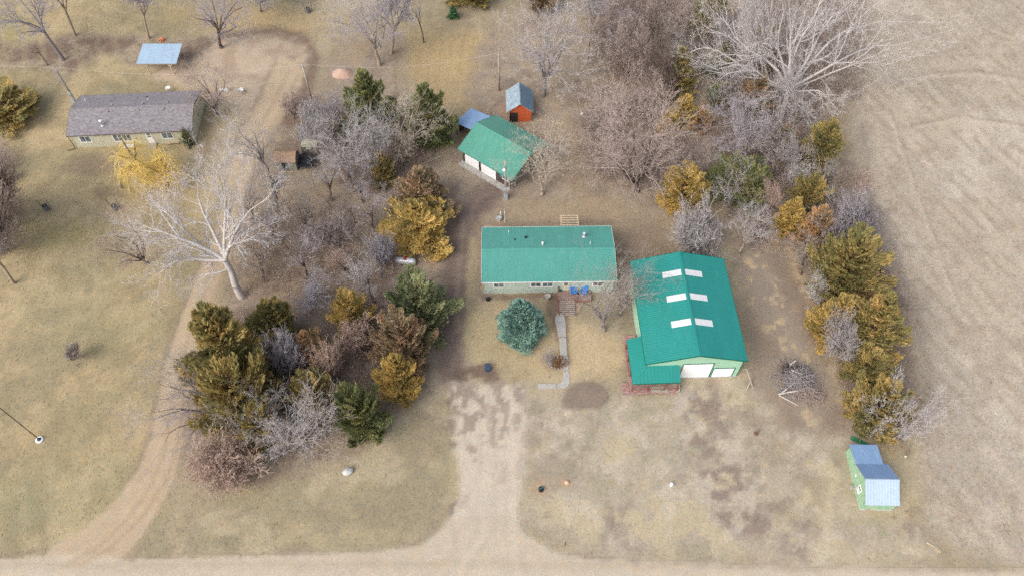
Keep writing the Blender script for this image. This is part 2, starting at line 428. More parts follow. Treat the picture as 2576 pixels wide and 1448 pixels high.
drive = poly([(1132, 962), (1322, 962), (1326, 1100), (1320, 1200), (1302, 1290), (1310, 1345), (1300, 1420), (1100, 1420), (1110, 1335), (1148, 1270), (1158, 1190), (1135, 1100)], 12, 6, 8)
lay(line([(160, 1384), (232, 1348), (290, 1270), (345, 1190), (380, 1110)], 5, 8, 5, 8), ga(148, 126, 108), 0.8)
lay(line([(-40, 1400), (60, 1392), (150, 1380)], 4, 6, 5, 8), ga(150, 130, 108), 0.7)
lay(line([(380, 1190), (330, 1290), (330, 1400)], 9, 12, 8, 8), ga(196, 172, 138), 0.5)
lay(line([(720, 92), (765, 110), (782, 150), (768, 220), (720, 300)], 10, 12, 8), ga(146, 122, 104), 0.8)
lay(line([(560, 90), (700, 84), (765, 100), (790, 150), (770, 240), (720, 310)], 14, 12, 8), ga(140, 116, 100), 0.85)
lay(turn, ga(202, 180, 154), 0.95, 0.55); lay(turn*smooth(0.5, 0.65, n_mid), ga(176, 150, 126), 0.6)
lay(line(wd, [66, 68, 62, 54, 50, 46, 44, 42, 40, 38, 37, 36, 40, 44, 48], 8, 5, 9)*smooth(0.4, 0.55, n_m2)*smooth(1300, 1150, V0), ga(146, 126, 108), 0.7)
lay(wdrive, ga(200, 177, 144), 0.97, 0.45)
lay(drive, ga(209, 196, 177), 0.97, 0.6)
lay(road, ga(204, 189, 166), 0.97, 0.45)
gravel = np.maximum.reduce([road, wdrive, turn*0.9, drive])
# wheel lines
for off, cc in ((-16, (206, 184, 150)), (14, (206, 184, 150)), (0, (178, 154, 122)), (30, (176, 150, 118))):
    lay(wdrive*line([(a+off, b) for a, b in wd], 5, 6, 3, 2), ga(*cc), 0.45)
dk = drive*smooth(0.42, 0.49, fbm(X*1.9, Y*0.8, 1.5, 211, 5))*smooth(1400, 1020, V0 + 0.7*(U0-1200))
lay(dk*smooth(0.46, 0.53, nC*0.5 + n_m2*0.5 + 0.12*smooth(1120, 980, V0)), ga(150, 133, 120), 0.7)
lay(line([(1128, 965), (1136, 1100), (1162, 1200), (1140, 1290)], 9, 9, 10, 12)*smooth(0.42, 0.55, n_m2), ga(142, 126, 110), 0.8)
lay(line([(1125, 945), (1200, 925), (1330, 955)], 15, 9, 16, 12)*smooth(0.36, 0.5, n_mid), ga(130, 108, 96), 0.9)
lay(line([(1300, 1300), (1330, 1350), (1420, 1396), (1700, 1418), (2576, 1436)], 5, 6, 6, 10)*smooth(0.35, 0.55, n_m2), ga(158, 144, 128), 0.7)
lay(line([(330, 1400), (760, 1390), (1000, 1380), (1110, 1330)], 4, 5, 6, 8)*smooth(0.35, 0.55, n_m2), ga(164, 146, 120), 0.6)
for yy, cc in ((1420, (186, 168, 140)), (1448, (212, 196, 172)), (1480, (184, 166, 138)), (1520, (208, 190, 164))):
    lay(road*line([(-900, yy+14), (-60, yy), (1200, yy-3), (2600, yy+14)], 6, 9, 6, 2), ga(*cc), 0.5)
for pts in ([(1150, 1440), (1215, 1340), (1225, 1200), (1228, 1020)], [(1300, 1440), (1285, 1340), (1290, 1200), (1285, 1000)]):
    lay(np.maximum(drive, road)*line(pts, 7, 7, 4, 3), ga(216, 201, 180), 0.4)
    lay(np.maximum(drive, road)*line([(a+22, b) for a, b in pts], 5, 7, 5, 4), ga(180, 164, 146), 0.22)
    lay(np.maximum(drive, road)*line([(a-20, b) for a, b in pts], 4, 6, 5, 4), ga(184, 168, 148), 0.2)
lay(line([(1000, 130), (985, 300)], 4, 4, 3), ga(160, 136, 100), 0.5)
stp = poly([(1020, 90), (1210, 90), (1180, 330), (1000, 330)], 24)
lay(stp*smooth(0.2, 0.9, np.sin((U0 + 0.12*V0)*2*math.pi/26)), ga(176, 150, 100), 0.35)
lay(west*smooth(0.0, 0.9, np.sin((X*0.94+Y*0.34)*2*math.pi/3.1 + 5*w1))*smooth(0.42, 0.6, n_big), ga(188, 172, 130), 0.3)
C *= (0.90 + 0.20*n_sm)[..., None]
_l = (C*[0.3, 0.59, 0.11]).sum(-1, keepdims=True)
C = (C*0.74 + _l*np.array([1.06, 1.0, 0.94])*0.26)*np.array([1.0, 0.97, 0.93])
woods = lit*(1-np.clip(gravel*1.5, 0, 1))*(1-field)

def ground_mat():
    m, ns, ls, p = new_mat('ground_cover')
    tc = ns.new('ShaderNodeTexCoord')
    ca = ns.new('ShaderNodeAttribute'); ca.attribute_name = 'Col'
    gr = ns.new('ShaderNodeAttribute'); gr.attribute_name = 'grit'
    n1 = node(ns, 'ShaderNodeTexNoise', Scale=2.6, Detail=8.0, Roughness=0.78); ls.new(tc.outputs['Object'], n1.inputs['Vector'])
    n2 = node(ns, 'ShaderNodeTexNoise', Scale=11.0, Detail=4.0, Roughness=0.8); ls.new(tc.outputs['Object'], n2.inputs['Vector'])
    n3 = node(ns, 'ShaderNodeTexVoronoi', Scale=5.5); n3.feature = 'F1'; ls.new(tc.outputs['Object'], n3.inputs['Vector'])
    s1 = node(ns, 'ShaderNodeMath', operation='ADD'); ls.new(n1.outputs['Fac'], s1.inputs[0]); ls.new(n2.outputs['Fac'], s1.inputs[1])
    s2 = node(ns, 'ShaderNodeMath', operation='SUBTRACT'); ls.new(s1.outputs[0], s2.inputs[0]); s2.inputs[1].default_value = 1.0
    k = node(ns, 'ShaderNodeMath', operation='MULTIPLY'); ls.new(s2.outputs[0], k.inputs[0]); ls.new(gr.outputs['Fac'], k.inputs[1])
    k2 = node(ns, 'ShaderNodeMath', operation='MULTIPLY_ADD'); ls.new(k.outputs[0], k2.inputs[0]); k2.inputs[1].default_value = 0.95; k2.inputs[2].default_value = 1.0
    mul = node(ns, 'ShaderNodeVectorMath', operation='SCALE'); ls.new(ca.outputs['Color'], mul.inputs[0]); ls.new(k2.outputs[0], mul.inputs['Scale'])
    # hue drift: single straws and leaves, tan against grey
    hue = ramp(ns, ls, n3.outputs['Color'], [(0.15, (0.90, 0.97, 1.0)), (0.5, (1, 1, 1)), (0.9, (1.10, 1.0, 0.86))])
    cc = mixc(ns, ls, 0.8, mul.outputs[0], hue, 'MULTIPLY')
    ls.new(cc, p.inputs['Base Color']); p.inputs['Roughness'].default_value = 0.95; p.inputs['Specular IOR Level'].default_value = 0.1
    b = node(ns, 'ShaderNodeBump', Strength=0.55, Distance=0.12); ls.new(n1.outputs['Fac'], b.inputs['Height']); ls.new(b.outputs[0], p.inputs['Normal'])
    return m
GM = ground_mat()
def sheet(name, mask=None, z=0.0, skirt=False):
    idx = np.arange(NX*NY).reshape(NY, NX)
    q = np.stack([idx[:-1, :-1], idx[:-1, 1:], idx[1:, 1:], idx[1:, :-1]], -1).reshape(-1, 4)
    if mask is not None:
        q = q[(mask[:-1, :-1] + mask[1:, 1:]).reshape(-1) > 1.0]
    used, inv = np.unique(q.reshape(-1), return_inverse=True); q = inv.reshape(-1, 4)
    co = np.stack([X.reshape(-1)[used], Y.reshape(-1)[used], np.full(len(used), z)], -1)
    cl = np.concatenate([C.reshape(-1, 3)[used], np.ones((len(used), 1))], 1); gt = G.reshape(-1)[used]
    if skirt:
        n0 = len(co); a, b, c, d = gx[0], gx[-1], gy[0], gy[-1]; E = 1600
        inn = [(a, c), (b, c), (b, d), (a, d)]; out = [(-E, -E), (E, -E), (E, E), (-E, E)]
        co = np.concatenate([co, np.array([(p[0], p[1], z) for p in inn+out])])
        cl = np.concatenate([cl, np.tile([*ga(182, 166, 134), 1], (8, 1))]); gt = np.concatenate([gt, np.ones(8)])
        q = np.concatenate([q, np.array([[n0+i+4, n0+(i+1) % 4+4, n0+(i+1) % 4, n0+i] for i in range(4)])])
    me = bpy.data.meshes.new(name)
    me.vertices.add(len(co)); me.vertices.foreach_set('co', co.reshape(-1))
    me.loops.add(len(q)*4); me.loops.foreach_set('vertex_index', q.reshape(-1).astype(np.int32))
    me.polygons.add(len(q)); me.polygons.foreach_set('loop_start', np.arange(0, len(q)*4, 4, dtype=np.int32))
    me.update(calc_edges=True)
    at1 = me.attributes.new('Col', 'FLOAT_COLOR', 'POINT'); at1.data.foreach_set('color', cl.reshape(-1).astype(np.float32))
    at2 = me.attributes.new('grit', 'FLOAT', 'POINT'); at2.data.foreach_set('value', gt.astype(np.float32))
    me.materials.append(GM)
    return tag(put(name, me), kind='structure')
sheet('ground', None, 0.0, True)
sheet('field', field, 0.012)
sheet('driveway', np.clip(drive - road, 0, 1), 0.016)
sheet('gravel_path', np.clip(np.maximum(wdrive, turn) - road, 0, 1), 0.014)
sheet('road', road, 0.02)
def sample(arr, x, y):
    i = np.clip(((np.asarray(y)-gy[0])/STEP).astype(int), 0, NY-1); j = np.clip(((np.asarray(x)-gx[0])/STEP).astype(int), 0, NX-1)
    return arr[i, j]

# ================================================================== BUILDINGS
def metal(name, c, rough=0.42, var=0.08, c2=None, c2amt=(0.55, 0.75), stretch=(1, 0.25, 1), scale=0.8, metal_=0.0, spec=0.5):
    return surf(name, c, rough, var, scale, c2=c2, c2amt=c2amt, stretch=(1.4, 0.35, 1) if stretch == (1, 0.25, 1) else stretch, metal=metal_, spec=spec, coords='Position')
M = {}
M['roof_house'] = metal('green_roof_sheet', lin(84, 156, 142, 0.88), c2=lin(112, 166, 153, 0.88), var=0.09, scale=0.5, rough=0.38)
M['roof_barn'] = metal('teal_roof_sheet', lin(34, 140, 130, 0.88), c2=lin(60, 150, 142, 0.88), scale=0.4, rough=0.36)
M['roof_garage'] = metal('garage_roof_sheet', lin(86, 154, 134, 0.88), c2=lin(116, 168, 150, 0.88), scale=0.5, rough=0.38)
M['roof_blue'] = metal('galvanised_blue_sheet', lin(134, 164, 200, 0.85), c2=lin(156, 184, 214, 0.85), rough=0.35)
M['roof_zinc'] = metal('galvanised_sheet', lin(176, 196, 216, 0.85), c2=lin(196, 214, 232, 0.85), rough=0.35)
M['roof_old'] = metal('weathered_sheet', lin(166, 182, 192, 0.85), c2=lin(120, 142, 156, 0.85), c2amt=(0.45, 0.7), stretch=(1, 1, 1), scale=1.1, var=0.2)
M['roof_old2'] = metal('weathered_blue_sheet', lin(112, 140, 160, 0.85), c2=lin(84, 108, 124, 0.85), c2amt=(0.45, 0.7), stretch=(1, 1, 1), scale=1.3, var=0.2)
M['roof_car'] = metal('carport_sheet', lin(170, 194, 214, 0.85), c2=lin(186, 208, 226, 0.85), rough=0.35)
M['white'] = surf('white_paint', (0.80, 0.80, 0.79), 0.45, 0.04, 1.0)
M['door_white'] = surf('white_door_panel', (0.86, 0.86, 0.86), 0.4, 0.02, 1.0)
M['house_wall'] = siding('sage_siding', lin(200, 216, 204, 0.92), 0.22)
M['barn_wall'] = siding('mint_ribbed_siding', lin(176, 220, 190, 0.85), 0.23, vertical=True)
M['barn_trim'] = surf('teal_trim', lin(6, 112, 92, 0.8), 0.4, 0.08)
M['grey_wall'] = siding('khaki_siding', lin(208, 206, 184, 0.92), 0.2)
M['dark_wall'] = siding('dark_brown_boards', lin(92, 80, 72, 0.8), 0.25, vertical=True, var=0.25)
M['orange_wall'] = siding('orange_boards', lin(212, 104, 64, 0.85), 0.2, vertical=True, var=0.1, c2=lin(200, 120, 90, 0.8), c2amt=(0.62, 0.8))
M['green_wall'] = surf('peeling_green_paint', lin(136, 188, 144, 0.85), 0.8, 0.16, 2.0, c2=lin(198, 208, 188, 0.85), c2amt=(0.46, 0.6), stretch=(1, 1, 1))
M['tin_wall'] = siding('weathered_grey_boards', lin(146, 144, 132, 0.8), 0.2, vertical=True, var=0.2)
M['black'] = surf('black_plastic', (0.02, 0.02, 0.022), 0.4, 0.2)
M['dark'] = surf('dark_interior', (0.025, 0.022, 0.02), 0.9, 0.3)
M['red_wood'] = surf('faded_red_boards', lin(164, 120, 112, 0.85), 0.85, 0.2, 2.0, c2=lin(200, 182, 174, 0.85), c2amt=(0.48, 0.62), stretch=(0.4, 3, 3))
M['red_post'] = surf('red_brown_stain', lin(146, 92, 80, 0.85), 0.75, 0.2, 2.0)
M['wood_grey'] = surf('weathered_wood', lin(176, 166, 152, 0.85), 0.85, 0.25, 3.0)
M['wood_tan'] = surf('pale_wood', lin(204, 186, 156, 0.85), 0.85, 0.2, 3.0)
M['wood_brown'] = surf('brown_deck_boards', lin(170, 148, 134, 0.85), 0.85, 0.25, 2.0, c2=lin(196, 184, 172, 0.85), c2amt=(0.46, 0.6))
M['galv'] = surf('galvanised_steel', lin(190, 194, 198, 0.85), 0.35, 0.15, 4.0, metal=0.3)
M['concrete'] = surf('old_concrete', lin(184, 180, 172, 0.85), 0.9, 0.14, 1.8, c2=lin(156, 150, 138, 0.85), c2amt=(0.52, 0.7), bump=0.3)
M['found'] = surf('foundation_block', lin(160, 154, 146, 0.8), 0.9, 0.15)
M['skylight'] = surf('translucent_roof_sheet', (0.66, 0.67, 0.66), 0.5, 0.08, 2.0, c2=(0.54, 0.55, 0.53), c2amt=(0.5, 0.75))
def glass_mat(name='window_glass', c=(0.10, 0.12, 0.13)):
    m, ns, ls, p = new_mat(name)
    tc = ns.new('ShaderNodeTexCoord'); n = node(ns, 'ShaderNodeTexNoise', Scale=1.4, Detail=2.0); ls.new(tc.outputs['Object'], n.inputs['Vector'])
    ls.new(ramp(ns, ls, n.outputs['Fac'], [(0.35, tuple(x*0.5 for x in c)), (0.65, tuple(x*2.0 for x in c))]), p.inputs['Base Color'])
    p.inputs['Roughness'].default_value = 0.06; p.inputs['Specular IOR Level'].default_value = 0.6
    return m
M['glass'] = glass_mat()
def shingle_mat(name, stops, w=0.9, h=0.14):
    m, ns, ls, p = new_mat(name)
    tc = ns.new('ShaderNodeTexCoord')
    mp = node(ns, 'ShaderNodeMapping'); mp.inputs['Scale'].default_value = (1, 1, 1); ls.new(tc.outputs['Object'], mp.inputs[0])
    br = node(ns, 'ShaderNodeTexBrick', Scale=1.0); br.inputs['Brick Width'].default_value = w*0.4; br.inputs['Row Height'].default_value = h; br.inputs['Mortar Size'].default_value = 0.006
    br.inputs['Color1'].default_value = (0, 0, 0, 1); br.inputs['Color2'].default_value = (1, 1, 1, 1); br.inputs['Mortar'].default_value = (0, 0, 0, 1)
    ls.new(mp.outputs[0], br.inputs['Vector'])
    n = node(ns, 'ShaderNodeTexNoise', Scale=4.0, Detail=6.0, Roughness=0.75); ls.new(tc.outputs['Object'], n.inputs['Vector'])
    a = node(ns, 'ShaderNodeMath', operation='MULTIPLY_ADD'); ls.new(br.outputs['Color'], a.inputs[0]); a.inputs[1].default_value = 0.35
    b2 = node(ns, 'ShaderNodeMath', operation='MULTIPLY_ADD'); ls.new(n.outputs['Fac'], b2.inputs[0]); b2.inputs[1].default_value = 1.1; b2.inputs[2].default_value = -0.2
    ls.new(b2.outputs[0], a.inputs[2])
    ls.new(ramp(ns, ls, a.outputs[0], stops), p.inputs['Base Color'])
    p.inputs['Roughness'].default_value = 0.9; p.inputs['Specular IOR Level'].default_value = 0.2
    bp = node(ns, 'ShaderNodeBump', Strength=0.4, Distance=0.02); ls.new(n.outputs['Fac'], bp.inputs['Height']); ls.new(bp.outputs[0], p.inputs['Normal'])
    return m
M['shingle'] = shingle_mat('grey_shingles', [(0.2, lin(118, 112, 114, 0.8)), (0.5, lin(146, 140, 142, 0.8)), (0.85, lin(178, 172, 172, 0.8))])
M['shingle_brown'] = shingle_mat('brown_shingles', [(0.2, lin(150, 122, 100, 0.8)), (0.5, lin(178, 148, 122, 0.8)), (0.85, lin(196, 168, 140, 0.8))])

def panel_mesh(w, s, m, ribs=3, rw=0.045, rh=0.011, t=0.02):
    top = [(0, 0)]
    for i in range(ribs):
        c = w*(i+0.5)/ribs
        top += [(c-rw*0.9, 0), (c-rw*0.4, rh), (c+rw*0.4, rh), (c+rw*0.9, 0)]
    top += [(w, 0)]
    prof = [(w, -t), (0, -t)] + top
    return MB().prism([(u, 0, n) for u, n in prof][::-1], (0, s, 0)).mesh('roof_panel', m)
def slope_panels(parent, org, u, v, L, s, m, pw=0.914, ribs=3, name='roof_panel', **k):
    """row of ribbed sheets on the slope that starts at org and runs L along u and s along v"""
    u, v = Vector(u).normalized(), Vector(v).normalized(); n = u.cross(v)
    cnt = max(1, round(L/pw)); w = L/cnt; me = panel_mesh(w-0.006, s, m, ribs, **k)
    out = []
    for i in range(cnt):
        o = Vector(org) + u*(w*i+0.003)
        mw = Matrix((( u.x, v.x, n.x, o.x), (u.y, v.y, n.y, o.y), (u.z, v.z, n.z, o.z), (0, 0, 0, 1)))
        out.append(put(name, me, parent, mw=mw))
    return out
def gable_roof(root, L, W, eave, ridge, m, deckm, sheets=True, capm=None, ribs=3, m2=None, capw=0.3):
    """roof over x in +-L/2, y in +-W/2, ridge along x"""
    a, b = W/2, ridge-eave; s = math.hypot(a, b); t = 0.10
    roof = MB().prism([(-L/2+0.02, -a+0.02, eave-t), (-L/2+0.02, a-0.02, eave-t), (-L/2+0.02, a-0.02, eave-0.03), (-L/2+0.02, 0, ridge-0.03), (-L/2+0.02, -a+0.02, eave-0.03)][::-1], (L-0.04, 0, 0)) if False else None
    mb = MB()
    for sg in (-1, 1):
        mb.prism([(-L/2+0.02, sg*(a-0.02), eave-t), (-L/2+0.02, sg*(a-0.02), eave-0.025), (-L/2+0.02, sg*0.0, ridge-0.025), (-L/2+0.02, sg*0.0, ridge-t)], (L-0.04, 0, 0))
    roof = mb.build('roof', deckm, root)
    if sheets:
        slope_panels(roof, (-L/2, -a, eave), (1, 0, 0), (0, a, b), L, s, m, ribs=ribs)
        slope_panels(roof, (L/2, a, eave), (-1, 0, 0), (0, -a, b), L, s, m2 or m, ribs=ribs)
    else:
        for sg, mm in ((-1, m), (1, m2 or m)):
            MB().prism([(-L/2, sg*a, eave-0.02), (-L/2, sg*a, eave+0.02), (-L/2, sg*0.001, ridge+0.02), (-L/2, sg*0.001, ridge-0.02)], (L, 0, 0)).build('roof_slope', mm, roof)
    k = capw; dz = k*b/a; h = 0.055
    MB().prism([(-L/2-0.01, -k, ridge-dz+h), (-L/2-0.01, 0, ridge+h), (-L/2-0.01, k, ridge-dz+h), (-L/2-0.01, k, ridge-dz+h-0.03), (-L/2-0.01, 0, ridge+h-0.03), (-L/2-0.01, -k, ridge-dz+h-0.03)], (L+0.02, 0, 0)).build('ridge_cap', capm or m, roof)
    return roof
def gable_walls(root, L, W, Wr, eave, ridge, m, base=0.0):
    zt = ridge - (W/2)/(Wr/2)*(ridge-eave) - 0.12; t = 0.14
    out = []
    for sg in (-1, 1):
        o = MB().box(-L/2+t, min(sg*W/2, sg*(W/2-t)), base, L/2-t, max(sg*W/2, sg*(W/2-t)), zt).build('wall', m, root); out.append(o)
    for sg in (-1, 1):
        x = sg*L/2; pr = ridge - 0.12
        out.append(MB().prism([(x, -W/2, base), (x, W/2, base), (x, W/2, zt), (x, 0, pr), (x, -W/2, zt)], (-sg*t, 0, 0)).build('wall', m, root))
    return out
def fascia(root, L, W, eave, ridge, m, h=0.16):
    a = W/2
    for sg in (-1, 1):
        BX('fascia', m, root, -L/2, min(sg*(a+0.005), sg*(a+0.035)), eave-h, L/2, max(sg*(a+0.005), sg*(a+0.035)), eave+0.012)
        for e in (-1, 1):
            x = e*(L/2+0.005)
            MB().prism([(x, sg*a, eave-h), (x, sg*a, eave+0.03), (x, 0, ridge+0.03), (x, 0, ridge-h)], (e*0.03, 0, 0)).build('bargeboard', m, root)
def window(root, x, y, z0, w, h, fm, n=2, face='-y', fw=0.09):
    """window in a wall: frame proud of the wall, recessed panes; face is the outward direction"""
    ox, oy = {'-y': (0, -1), 'y': (0, 1), 'x': (1, 0), '-x': (-1, 0)}[face]
    def bb(mb, u0, u1, z0_, z1_, d0, d1):
        if oy: mb.box(x+u0, min(y+oy*d0, y+oy*d1), z0_, x+u1, max(y+oy*d0, y+oy*d1), z1_)
        else: mb.box(min(x+ox*d0, x+ox*d1), y+u0, z0_, max(x+ox*d0, x+ox*d1), y+u1, z1_)
        return mb
    mb = MB(); e = w/2
    bb(mb, -e, e, z0, z0+fw, 0.002, 0.06); bb(mb, -e, e, z0+h-fw, z0+h, 0.002, 0.06)
    bb(mb, -e, -e+fw, z0+fw, z0+h-fw, 0.002, 0.06); bb(mb, e-fw, e, z0+fw, z0+h-fw, 0.002, 0.06)
    pw = (w-2*fw)/n
    for i in range(1, n): bb(mb, -e+fw+pw*i-0.035, -e+fw+pw*i+0.035, z0+fw, z0+h-fw, 0.002, 0.055)
    wo = mb.build('window', fm, root)
    for i in range(n):
        bb(MB(), -e+fw+pw*i+(0.036 if i else 0), -e+fw+pw*(i+1)-(0.036 if i < n-1 else 0), z0+fw, z0+h-fw, 0.003, 0.02).build('pane', M['glass'], wo)
    return wo
def vent(parent, x, y, z, r, h, m, cap=None, capm=None):
    o = MB().tube((x, y, z), (x, y, z+h), r, n=10).build('vent_pipe', m, parent)
    if cap: MB().lathe([(cap, 0), (cap, 0.1), (cap*0.3, 0.22)], (x, y, z+h+0.003)).build('cap', capm or m, o)
    return o

# ------------------------------------------------------------------ the green-roofed house
hs_ = thing('house', 'pale green ranch house with long green ribbed metal roof behind the blue spruce', 'house', (4.87, 63.0, 0), R(0.8))
HL, HW, HE, HR = 17.95, 9.35, 2.9, 4.0
gable_walls(hs_, 17.35, 8.85, HW, HE, HR, M['house_wall'], 0.0)
BX('foundation', M['found'], hs_, -8.6, -4.38, -0.05, 8.6, 4.38, 0.3)
roof = gable_roof(hs_, HL, HW, HE, HR, M['roof_house'], M['wood_grey'])
fascia(hs_, HL, HW, HE, HR, M['white'])
def hz(y): return HR - abs(y)/(HW/2)*(HR-HE)
WY = -8.85/2
for x, w in ((-6.68, 1.46), (-1.74, 1.46), (-0.16, 1.46), (6.55, 1.42)):
    window(hs_, x, WY, 1.34, w+0.08, 1.16, M['white'], fw=0.13)
dr = BX('door', surf('cream_door', lin(226, 222, 196, 0.85), 0.5, 0.08), hs_, 1.8, WY-0.06, 0.62, 2.78, WY-0.003, 2.6)
BX('pane', M['glass'], dr, 2.05, WY-0.075, 1.7, 2.52, WY-0.062, 2.4); BX('handle', M['black'], dr, 1.88, WY-0.11, 1.5, 1.93, WY-0.062, 1.6)
vent(roof, 5.05, 2.4, hz(2.4), 0.13, 0.75, M['galv'], 0.24, M['galv'])
MB().lathe([(0.32, 0), (0.16, 0.22)], (5.05, 2.4, hz(2.4)+0.02)).build('flashing', M['galv'], roof)
vent(roof, -5.3, 3.4, hz(3.4), 0.06, 0.5, M['white']); vent(roof, -0.73, 0.75, hz(0.75), 0.11, 0.45, M['white'], 0.15)
vent(roof, 5.75, 0.85, hz(.85), 0.05, 0.5, M['white'])
for x, y, s in ((-2.95, 2.35, 0.17), (-4.45, 1.9, 0.1)):
    b_ = BX('roof_vent', M['black'], roof, x-s, y-s, hz(y)-0.05, x+s, y+s, hz(y)+0.16)
    BX('flashing', M['white'], b_, x-s, y-s-0.1, hz(y)-0.09, x+s, y-s-0.003, hz(y)+0.02)
# front deck with steps, part of the house
M['deck_wood'] = surf('worn_deck_boards', lin(150, 124, 114, 0.85), 0.85, 0.22, 2.0, c2=lin(178, 160, 150, 0.85), c2amt=(0.5, 0.64))
deck = BX('deck', M['deck_wood'], hs_, 1.25, WY-1.62, 0.38, 5.65, WY-0.02, 0.52)
for i in range(11):
    BX('board', M['deck_wood'], deck, 1.22, WY-1.64+i*0.148, 0.525, 5.68, WY-1.64+i*0.148+0.138, 0.56)
MB().box(1.25, WY-1.6, 0.0, 5.65, WY-1.56, 0.37).build('skirt', M['red_post'], deck)
for i in range(8):
    z = 0.50-0.06*(i+1); y0 = WY-1.66-0.27*(i+1)
    st_ = BX('step', M['wood_brown'], hs_, 1.35, y0+0.07, max(z, 0.05)-0.04, 3.45, y0+0.265, max(z, 0.05))
    BX('gap_shade', M['dark_wall'], st_, 1.4, y0+0.01, 0.0, 3.4, y0+0.065, max(z, 0.05)-0.045)  # dark strip added below each gap, painting the shade between treads
for x in (1.29, 3.52):
    for y, zt in ((WY-1.6, 1.5), (WY-3.7, 1.0)): MB().beam((x, y, 0.0), (x, y, zt), 0.1).build('post', M['red_post'], hs_)
    MB().beam((x, WY-1.6, 1.46), (x, WY-3.7, 0.95), 0.1, 0.05).build('handrail', M['red_post'], hs_)
MB().beam((1.29, WY-0.1, 0.5), (1.29, WY-0.1, 1.5), 0.1).build('post', M['red_post'], hs_)
MB().beam((1.29, WY-1.55, 1.44), (1.29, WY-0.1, 1.44), 0.1, 0.05).build('handrail', M['red_post'], hs_)
# slatted back landing seen over the far eave
pt = hs_.matrix_world
gp = thing('pergola', 'weathered grey slatted wooden pergola frame at the back of the green-roofed house', 'pergola', (8.1, 69.0, 0), R(0.8))
for x in (-1.2, 1.2):
    for y in (-1.0, 1.0): MB().beam((x, y, 0), (x, y, 2.3), 0.1).build('post', M['wood_tan'], gp)
    MB().beam((x, -1.15, 2.36), (x, 1.15, 2.36), 0.09, 0.11).build('beam', M['wood_tan'], gp)
for i in range(6):
    y = -1.05 + i*0.42; MB().beam((-1.3, y, 2.45), (1.3, y, 2.45), 0.12, 0.06).build('slat', M['wood_tan'], gp)

# ------------------------------------------------------------------ the big teal barn
bn = thing('barn', 'large teal metal pole barn with six white skylight panels and mint green walls', 'barn', (22.15, 53.05, 0), R(2.0))
BL, BW, BE, BR = 15.5, 12.45, 4.4, 6.15
bin_ = bpy.data.objects.new('frame', None); col.objects.link(bin_); bin_.parent = bn; bin_.rotation_euler = (0, 0, R(90))   # ridge along local x of this frame
def rebase(o, fr):                       # move children built in the turned frame onto the thing itself
    for ch in list(o):
        mb_ = Matrix.Rotation(R(90), 4, 'Z') @ ch.matrix_basis
        ch.parent = fr; ch.matrix_basis = mb_
gable_walls(bin_, 14.8, 11.75, BW, BE, BR, M['barn_wall'])
broof = gable_roof(bin_, BL, BW, BE, BR, M['roof_barn'], M['barn_trim'], capm=M['roof_barn'], capw=0.26)
fascia(bin_, BL, BW, BE, BR, M['barn_trim'], 0.2)
bs = math.hypot(BW/2, BR-BE)
for xx in (4.55, 0.85, -2.9):             # skylight sheets: two to a bay, next to the ridge
    for sg in (-1, 1):
        u = Vector((1, 0, 0)) if sg < 0 else Vector((-1, 0, 0)); v = Vector((0, -sg*BW/2, BR-BE)).normalized()
        o0 = Vector((xx - 0.46*u.x, sg*(0.22+2.35), 0)); o0.z = BR - abs(o0.y)/(BW/2)*(BR-BE) + 0.045
        n = u.cross(v); me = panel_mesh(0.92, 2.4, M['skylight'], 4, t=0.015)
        put('skylight', me, broof, mw=Matrix(((u.x, v.x, n.x, o0.x), (u.y, v.y, n.y, o0.y), (u.z, v.z, n.z, o0.z), (0, 0, 0, 1))))
rebase(bin_.children, bn); bpy.data.objects.remove(bin_)
FY = -14.8/2                              # front wall plane in barn coordinates
def sect_door(x0, x1, h, n):
    fr = MB()
    fr.box(x0-0.12, FY-0.05, 0.05, x0, FY-0.002, h+0.12); fr.box(x1, FY-0.05, 0.05, x1+0.12, FY-0.002, h+0.12); fr.box(x0, FY-0.05, h, x1, FY-0.002, h+0.12)
    d = fr.build('garage_door', M['barn_trim'], bn)
    for i in range(n):
        BX('door_panel', M['door_white'], d, x0+0.01, FY-0.035, 0.06+i*(h-0.06)/n+0.012, x1-0.01, FY-0.004, 0.06+(i+1)*(h-0.06)/n-0.012)
sect_door(-1.35, 2.32, 3.45, 6); sect_door(2.66, 5.2, 2.15, 4)
BX('corner_trim', M['barn_trim'], bn, 5.86, FY-0.03, 0, 5.93, FY+0.12, 4.3); 
BX('foundation', M['concrete'], bn, -5.95, FY-0.12, -0.05, 5.95, -FY+0.1, 0.05)
# wrap-around porch: two lean-to slopes meeting at a hip, red deck
PX0, PX1, PY0, PYB = -7.75, -1.9, FY-1.95, -3.15      # outer x, right end, outer y, back end
ZI, ZO = 3.35, 2.5; XW = -5.9
pr = MB()
pr.prism([(PX0+.03, PYB-.03, ZO-0.06), (XW, PYB-.03, ZI-0.06), (XW, FY, ZI-0.06), (PX0+.03, PY0+.03, ZO-0.06)], (0, 0, 0.035))
pr.prism([(PX0+.03, PY0+.03, ZO-0.06), (XW, FY, ZI-0.06), (PX1-.03, FY, ZI-0.06), (PX1-.03, PY0+.03, ZO-0.06)], (0, 0, 0.035))
porch = pr.build('porch_roof', M['barn_trim'], bn)
def strip(pts, m=M['roof_barn']):         # one sheet with a raised seam on its left edge
    mb = MB().prism(pts, (0, 0, 0.02)); a, b = Vector(pts[0]), Vector(pts[1])
    mb.beam(a+Vector((0, 0, .03)), b+Vector((0, 0, .03)), 0.05, 0.04); mb.build('roof_panel', m, porch)
nL = 9; lw = (FY-PYB)/nL if False else (PYB-PY0)/14
